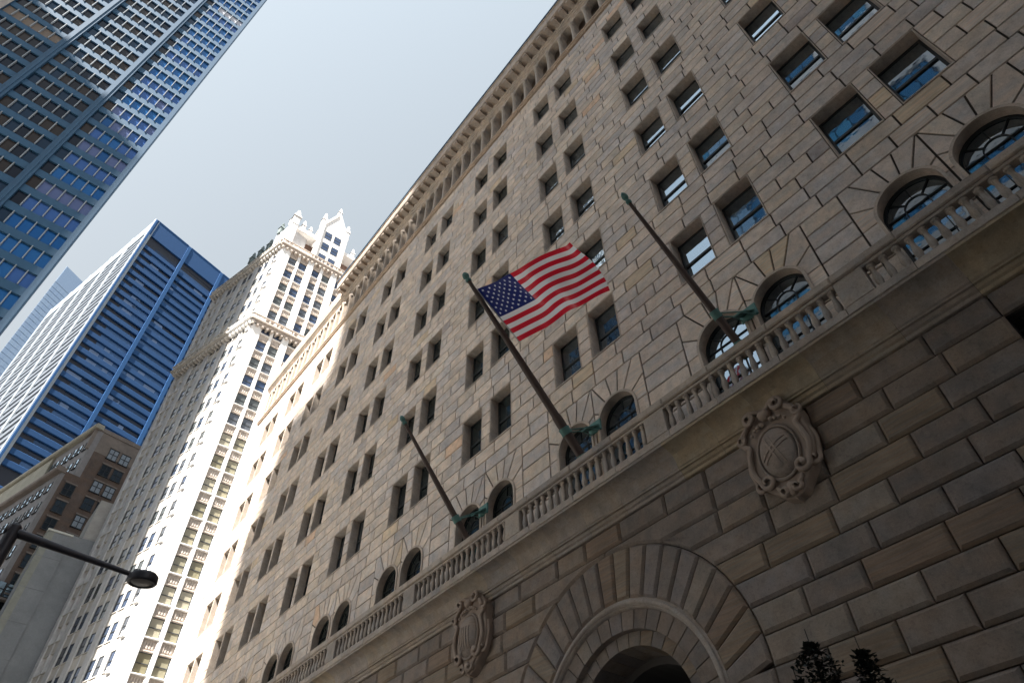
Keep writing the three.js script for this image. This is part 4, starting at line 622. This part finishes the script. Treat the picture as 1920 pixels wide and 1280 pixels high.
// ------------------------------------------------------------------ dark blue steel tower
{
  const t = thing('steel_tower', 'dark blue steel office tower with long horizontal bands, below the glass tower', 'tower');
  const r = rng(101), C = [-195.4, 26.9];
  const RF = FR(C[0], C[1], -0.3007, -0.9537, 0.9537, -0.3007), LF = FR(C[0], C[1], -0.966, 0.259, 0.259, 0.966);
  const steel = std(rgb(0.007, 0.066, 0.2), 0.75), steelC = std(rgb(0.012, 0.09, 0.26), 0.75), glass = [[0.012, 0.03, 0.07], [0.02, 0.06, 0.14], [0.05, 0.12, 0.26], [0.012, 0.02, 0.04]].map((c) => new THREE.MeshPhysicalMaterial({ color: rgb(...c), roughness: 0.12, metalness: 0.3 }));
  const sheenPaleS = std(rgb(0.34, 0.39, 0.44), 0.5), sheenGreyS = std(rgb(0.13, 0.15, 0.18), 0.5), litB = std(rgb(0.16, 0.24, 0.4), 0.4), dk = std(rgb(0.02, 0.025, 0.04), 0.6);
  const H = 225.7, TOPB = 9, FHt = 3.62, BAY = 15.6;
  const bp = (F, s, d) => [F.o[0] + F.s[0] * s + F.d[0] * d, F.o[2] + F.s[1] * s + F.d[1] * d];
  const A = bp(LF, 75, -1), B = bp(RF, 62, -1), c0 = [C[0] - 1.0, C[1] - 1.2], D = [A[0] + B[0] - C[0], A[1] + B[1] - C[1]], foot = [c0, B, D, A];
  const body = new MB(); for (let i = 0; i < 4; i++) { const a = foot[i], b = foot[(i + 1) % 4]; body.quad([a[0], 0, a[1]], [b[0], 0, b[1]], [b[0], H - 0.5, b[1]], [a[0], H - 0.5, a[1]]); } body.quad(...foot.map((q) => [q[0], H - 0.5, q[1]])); body.build('wall', dk, t);
  for (let b = 0; b <= 4; b++) { const m = new MB(RF); m.box(b * BAY - (b ? 0.65 : 0), b * BAY + 0.65, 0, H, -1.5, 0.25); m.build('column', steelC, t); }
  for (let b = 0; b < 4; b++) { const m = new MB(RF); m.box(b * BAY + 0.65, b * BAY + BAY - 0.65, H - TOPB, H, -1.5, 0.05, 0.05); m.build('fascia', steel, t); const q = new MB(RF); q.box(b * BAY + 0.65, b * BAY + BAY - 0.65, H, H + 0.3, -1, 0.15); q.build('coping', steelC, t); }
  const band = new MB(); band.box(0.66, BAY - 0.66, 0, 1.85, -1.2, 0, 0.12); const bg = band.geo(), gl = new MB(); gl.box(0.66, BAY - 0.66, 0, FHt - 1.85, -1.2, -0.62); const gg = gl.geo();
  const lg = new THREE.BoxGeometry(1, 1, 0.06);
  for (let f = 0; f < 58; f++) for (let b = 0; b < 3; b++) {
    const y = H - TOPB - (f + 1) * FHt; if (y < 60) continue; const mech = f === 0 || f === 29 || f === 30;
    const put = (g, m, n, yy) => { const o = add(n, g, m, t); o.position.set(...(([x, z]) => [x, yy, z])(bp(RF, b * BAY, 0))); o.rotation.y = Math.atan2(RF.d[0], RF.d[1]); return o; };
    if (!mech || f === 30) put(bg, steel, 'spandrel', y);
    const w = put(gg, mech ? dk : glass[Math.floor(r() * 4)], 'window_band', y + 1.85);
    if (!mech && r() < 0.35) { const n = 1 + Math.floor(r() * 2); for (let i = 0; i < n; i++) { const l = add('blind', lg, litB, w), wd = 0.8 + r() * 4; l.scale.set(wd, 0.9 + 0.6 * r(), 1); l.position.set(1 + wd / 2 + r() * (13 - wd), 0.85, -0.58); } }
  }
  // long side seen almost edge on; its bright sheen is put into paler colours
  for (let b = 0; b <= 5; b++) { const m = new MB(LF); m.box(b * 15 - (b ? 0.9 : 0), b * 15 + 0.9, 0, H, -1.5, 0.35, 0.05); m.build('column', sheenPaleS, t); }
  const fa = new MB(LF); fa.box(0.9, 75, H - 7, H, -1.5, 0.2, 0.05); fa.build('fascia', sheenPaleS, t);
  const lb = new MB(LF); for (let f = 0; f < 60; f++) { const y = H - 7 - (f + 1) * FHt; if (y < 30) break; lb.box(0.9, 74.5, y, y + 1.9, -1.2, 0, 0.1); } lb.build('spandrels', sheenGreyS, t, true);
}
// ------------------------------------------------------------------ far pale glass tower
{
  const R = 420, az = -98.45 * Math.PI / 180, C = [R * Math.sin(az), 12 - R * Math.cos(az)], d = 148 * Math.PI / 180;
  const t = thing('far_tower', 'pale blue glass skyscraper far behind, with a slanting top edge', 'tower');
  const F = FR(C[0], C[1], -Math.sin(d), Math.cos(d), -Math.cos(d), -Math.sin(d)); const r = rng(111);
  const mirror = (c) => new THREE.MeshPhysicalMaterial({ color: rgb(...c), metalness: 0.9, roughness: 0.18 }), g1 = mirror([0.5, 0.62, 0.78]), g2 = mirror([0.48, 0.6, 0.77]), g3 = mirror([0.52, 0.64, 0.8]);
  const H = 390, fw = [F.o[0], F.o[2]], fe = [F.o[0] + F.s[0] * 60, F.o[2] + F.s[1] * 60], fb = [Math.sin(az) * 60, -Math.cos(az) * 60], fq = [fw, fe, [fe[0] + fb[0], fe[1] + fb[1]], [fw[0] + fb[0], fw[1] + fb[1]]]; const m = new MB(); for (let i = 0; i < 4; i++) { const a = fq[i], b = fq[(i + 1) % 4]; m.quad([a[0] - F.d[0] * 0.3, 0, a[1] - F.d[1] * 0.3], [b[0] - F.d[0] * 0.3, 0, b[1] - F.d[1] * 0.3], [b[0] - F.d[0] * 0.3, H - 1, b[1] - F.d[1] * 0.3], [a[0] - F.d[0] * 0.3, H - 1, a[1] - F.d[1] * 0.3]); } m.build('wall', g1, t);
  const bands = [new MB(F), new MB(F), new MB(F)]; for (let y = 100; y < H - 18; y += 4) for (let s = 0; s < 60; s += 3) bands[Math.floor(r() * 3)].box(s + 0.06, s + 2.94, y, y + 3.2, -0.3, r() * 0.05); bands.forEach((b, i) => b.build('glass_panels', [g1, g2, g3][i], t, true));
  const tp = new MB(F); tp.box(0, 60, H - 17, H, -0.3, 0.05, 0.05); tp.build('parapet', g2, t);
}
// ------------------------------------------------------------------ brown office building and blank white building
{
  const t = thing('brown_building', 'brown brick office building with stepped cornice, below the steel tower', 'building');
  const r = rng(121), R = 120, at = (a, q = R) => [q * Math.sin(a * Math.PI / 180), 12 - q * Math.cos(a * Math.PI / 180)];
  const C = at(-89.09), rs = [-0.174, -0.985], rn = [0.985, -0.174], ls = [-0.963, 0.27], ln = [0.27, 0.963];
  const brick = std(rgb(0.19, 0.14, 0.115), 0.95, { map: rep(TX.stone, 0.12), bumpMap: TX.bump, bumpScale: 0.01 }), stone = std(rgb(0.42, 0.4, 0.4), 0.9, { map: TX.plain }), buff = std(rgb(0.36, 0.3, 0.26), 0.9, { map: TX.plain }), sunCream = std(rgb(0.6, 0.56, 0.45), 0.9, { map: TX.plain });
  const fr = std(rgb(0.02, 0.025, 0.03), 0.6), gl = [[0.02, 0.03, 0.04], [0.04, 0.06, 0.08], [0.35, 0.4, 0.45], [0.02, 0.03, 0.05]].map((c) => new THREE.MeshPhysicalMaterial({ color: rgb(...c), roughness: 0.1, metalness: 0.4 })), brt = new THREE.MeshPhysicalMaterial({ color: rgb(0.55, 0.72, 0.85), roughness: 0.06, metalness: 0.85 });
  const H = 81.4, H2 = 71.2, OFF = 1.9;
  const RF = FR(C[0], C[1], rs[0], rs[1], rn[0], rn[1]), LF = FR(C[0], C[1], ls[0], ls[1], ln[0], ln[1]);
  const b = new MB(RF); b.box(0, 40, 0, H, -60, -0.0); b.build('wall', brick, t);
  const C2 = [C[0] - rs[0] * OFF, C[1] - rs[1] * OFF], RF2 = FR(C2[0], C2[1], rs[0], rs[1], rn[0], rn[1]), LF2 = FR(C2[0], C2[1], ls[0], ls[1], ln[0], ln[1]);
  const b2 = new MB(RF2); b2.box(0, OFF + 0.2, 0, H2, -62, 0.06); b2.build('wing', brick, t);
  const lw = new MB(LF); lw.box(0, 62, H2, H, -0.3, 0.1); lw.build('stone_front', stone, t); const lw2 = new MB(LF2); lw2.box(0, 62, 0, H2, -0.3, 0.12); lw2.build('stone_front', stone, t);
  const qn = new MB(RF2); qn.box(-0.06, 0.55, 0, H2, -0.4, 0.13); qn.build('quoin', stone, t); const qn1 = new MB(RF); qn1.box(-0.06, 0.9, H2, H, -0.4, 0.08); qn1.build('quoin', stone, t);
  const cp = new MB(RF); cp.box(-0.6, 40, H - 4.6, H - 0.5, -0.4, 0.05); cp.box(-0.7, 40, H - 0.5, H + 0.3, -61, 0.2, 0.05); cp.build('parapet', buff, t);
  const cl = new MB(LF); cl.box(-0.5, 62, H - 0.4, H + 0.5, -0.5, 1.0, 0.2); cl.box(14, 62, H - 9, H - 0.6, 0.1, 0.5, 0.1); cl.build('cornice', sunCream, t); const cl2 = new MB(LF2); cl2.box(-0.4, 62, H2 - 0.5, H2 + 0.4, -0.5, 1.1, 0.2); cl2.build('cornice', buff, t);  // sunlight on the upper left part is put into the cream colour
  const place = (F, o, s, y, d) => { o.position.set(F.o[0] + F.s[0] * s + F.d[0] * d, y, F.o[2] + F.s[1] * s + F.d[1] * d); o.rotation.y = Math.atan2(F.d[0], F.d[1]); };
  const wg = (w, h) => { const m = new MB(); m.box(-w / 2 - 0.1, w / 2 + 0.1, -0.15, 0, 0, 0.16); m.box(-w / 2, -w / 2 + 0.1, 0, h, 0, 0.1); m.box(w / 2 - 0.1, w / 2, 0, h, 0, 0.1); m.box(-0.06, 0.06, 0, h, 0, 0.1); m.box(-w / 2, w / 2, h - 0.1, h, 0, 0.1); m.box(-w / 2, w / 2, h * 0.5 - 0.05, h * 0.5 + 0.05, 0, 0.1); return m.geo(); };
  const gA = wg(1.7, 2.1), pA = new THREE.BoxGeometry(1.6, 2.0, 0.04);
  const wdw = (F, s, y, m) => { const o = add('window', gA, fr, t); place(F, o, s, y, 0.04); const p = add('pane', pA, m, o); p.position.set(0, 1.05, 0.03); const li = new THREE.BoxGeometry(2, 0.25, 0.1); const l = add('lintel', li, buff, o); l.position.set(0, 2.28, 0.05); };
  for (let k = 0; k < 9; k++) { const y = 0.6431 * 120 + 1.6 - 2.2 - k * 3.42; for (const s of [4.0, 6.15]) wdw(RF, s, y, gl[k % 4 === 0 || k === 2 ? 2 : Math.floor(r() * 2)]); }
  for (let k = 0; k < 9; k++) { const y = 0.5653 * 120 + 1.6 - 2.2 - k * 3.25; wdw(FR(RF.o[0] + RF.d[0] * 0.1, RF.o[2] + RF.d[1] * 0.1, RF.s[0], RF.s[1], RF.d[0], RF.d[1]), 0.25, y, gl[Math.floor(r() * 2)]); }
  const gB = (() => { const m = new MB(); m.box(-0.55, -0.45, 0, 2, 0, 0.1); m.box(0.45, 0.55, 0, 2, 0, 0.1); m.box(-0.55, 0.55, 0.95, 1.05, 0, 0.1); m.box(-0.6, 0.6, -0.15, 0, 0, 0.25); return m.geo(); })(), pB = new THREE.BoxGeometry(1, 2, 0.04);
  for (let k = 0; k < 2; k++) for (let i = 0; i < 16; i++) { const o = add('window', gB, fr, t); place(LF, o, 1.6 + i * 1.9 + (i % 2) * 0.25, H - 4.3 - k * 4, 0.1); const p = add('pane', pB, brt, o); p.position.set(0, 1, 0.02); }
  for (let k = 0; k < 8; k++) for (let i = 0; i < 14; i++) { const o = add('window', gB, fr, t); place(LF2, o, 1.4 + i * 2 + (i % 2) * 0.3, H2 - 4 - k * 3.9, 0.12); const p = add('pane', pB, k === 0 || r() < 0.3 ? brt : gl[Math.floor(r() * 2)], o); p.position.set(0, 1, 0.02); }
  for (let k = 0; k < 3; k++) { const y = 49 - k * 4.4; const m = new MB(RF2); m.box(-0.3, 3.0, y - 0.35, y, 0.05, 1.1, 0.05); m.build('balcony', buff, t); for (const s of [0.5, 1.7]) { const o = add('window', gB, fr, t); place(RF2, o, s, y + 0.4, 0.16); const p = add('pane', pB, brt, o); p.position.set(0, 1, 0.02); } }

  const w = thing('white_building', 'blank pale wall of a low building behind the street lamp', 'building');
  const q = at(-88.82, 100), F = FR(q[0], q[1], 0.0, -1, 1, 0), pw = std(rgb(0.36, 0.38, 0.4), 0.9, { map: rep(TX.plain, 0.06), bumpMap: TX.bump, bumpScale: 0.006 });
  const m = new MB(F); m.box(0, 3.0, 0, 51, -26, 0); m.box(3.0, 9, 0, 51.4, -26, -0.25); m.build('wall', pw, w);
  const c = new MB(F); c.box(-0.1, 3.05, 51, 51.3, -26, 0.12, 0.04); c.build('coping', std(rgb(0.55, 0.55, 0.5), 0.9), w);
  const e = new MB(F); e.box(0, 0.85, 0, 50.95, 0.002, 0.02); e.build('corner_strip', std(rgb(0.42, 0.43, 0.38), 0.9, { map: TX.plain }), w);
  for (let k = 0; k < 5; k++) { const s = new MB(F); const y = 47.5 - k * 4.2; s.box(0, 3.0, y, y + 0.05, 0, 0.03); s.build('seam', pw, w); }
  const ph = new MB(F); ph.box(4.2, 6.9, 51.4, 57.6, -8, -0.5); ph.build('bulkhead', std(rgb(0.55, 0.53, 0.5), 0.9, { map: TX.plain }), w);
}
// ------------------------------------------------------------------ unseen buildings added behind the camera: they shade the street and stand in the window glass
{
  const wht = std(rgb(0.8, 0.78, 0.78), 0.7), gl = [[0.1, 0.32, 0.5], [0.18, 0.42, 0.62], [0.35, 0.5, 0.65], [0.06, 0.2, 0.36]].map((c) => new THREE.MeshPhysicalMaterial({ color: rgb(...c), roughness: 0.08, metalness: 0.85 }));
  const front = (t, Z, x0, x1, topAt, seed) => {
    const r = rng(seed), F = FR(0, Z, -1, 0, 0, -1), cols = new MB(F), gs = gl.map(() => new MB(F)), sp = new MB(F);
    for (let x = x0; x < x1; x += 4.5) { const top = topAt(x); cols.box(-x - 0.9, -x, 0, top, 0, 0.9, 0.05); for (let y = 6; y + 3.9 <= top; y += 3.9) { sp.box(-x - 4.5, -x - 0.9, y + 2.7, y + 3.9, 0, 0.3); for (let k = 0; k < 3; k++) gs[Math.floor(r() * 4)].box(-x - 4.45 + k * 1.2, -x - 3.35 + k * 1.2, y, y + 2.7, 0, 0.1); } }
    cols.build('columns', wht, t, true); sp.build('spandrels', wht, t, true); gs.forEach((g, i) => g.build('panes', gl[i], t, true));
  };
  const wall = std(rgb(0.2, 0.19, 0.19), 0.8, { map: plainFar });
  const t = thing('stepped_shade_tower', 'unseen stepped tower placed behind the viewer to cast the shadow on the bank', 'tower');
  const Z = 100, K = 0.45, tiers = [[1.2, 0, 173], [2.5, 173, 177.6], [3.2, 177.6, 180.8], [9.6, 180.8, 190], [20, 190, 204]];  // slanted footprint and steps shaped to cast the shadow edge on the bank
  for (const [x0, y0, y1] of tiers) { const m = new MB(); const p = [[x0, Z], [58, Z], [58 + K * 25, 125], [x0 + K * 25, 125]]; for (let i = 0; i < 4; i++) { const a = p[i], b = p[(i + 1) % 4]; m.quad([a[0], y0, a[1]], [b[0], y0, b[1]], [b[0], y1, b[1]], [a[0], y1, a[1]]); } m.quad(...p.map((q) => [q[0], y1, q[1]])); m.build('wall', wall, t); }
  const n = thing('added_opposite_building', 'unseen white columned glass block added across the street, dims the right of the bank and is mirrored in its windows', 'building');
  const nm = new MB(); nm.box(-13.5, 70, 0, 62, 20.3, 42); nm.build('wall', wall, n); front(n, 20, -13.5, 24, () => 62, 131);  // added block, cuts the sky light on the right of the bank
  const o = thing('added_shade_slab', 'unseen slab tower added behind the viewer to shade the glass tower', 'tower');
  const m = new MB(), fp = [[-30.8, 120], [-63.2, 170.4], [-55, 188.6], [-22.6, 138.2]]; for (let i = 0; i < 4; i++) { const a = fp[i], b = fp[(i + 1) % 4]; m.quad([a[0], 0, a[1]], [b[0], 0, b[1]], [b[0], 236.8, b[1]], [a[0], 236.8, a[1]]); } m.quad(...fp.map((q) => [q[0], 236.8, q[1]])); m.build('wall', std(rgb(0.3, 0.3, 0.31), 0.8), o);  // added slab, top edge set to draw the shade line on the glass tower
}

renderer.render(scene, camera);
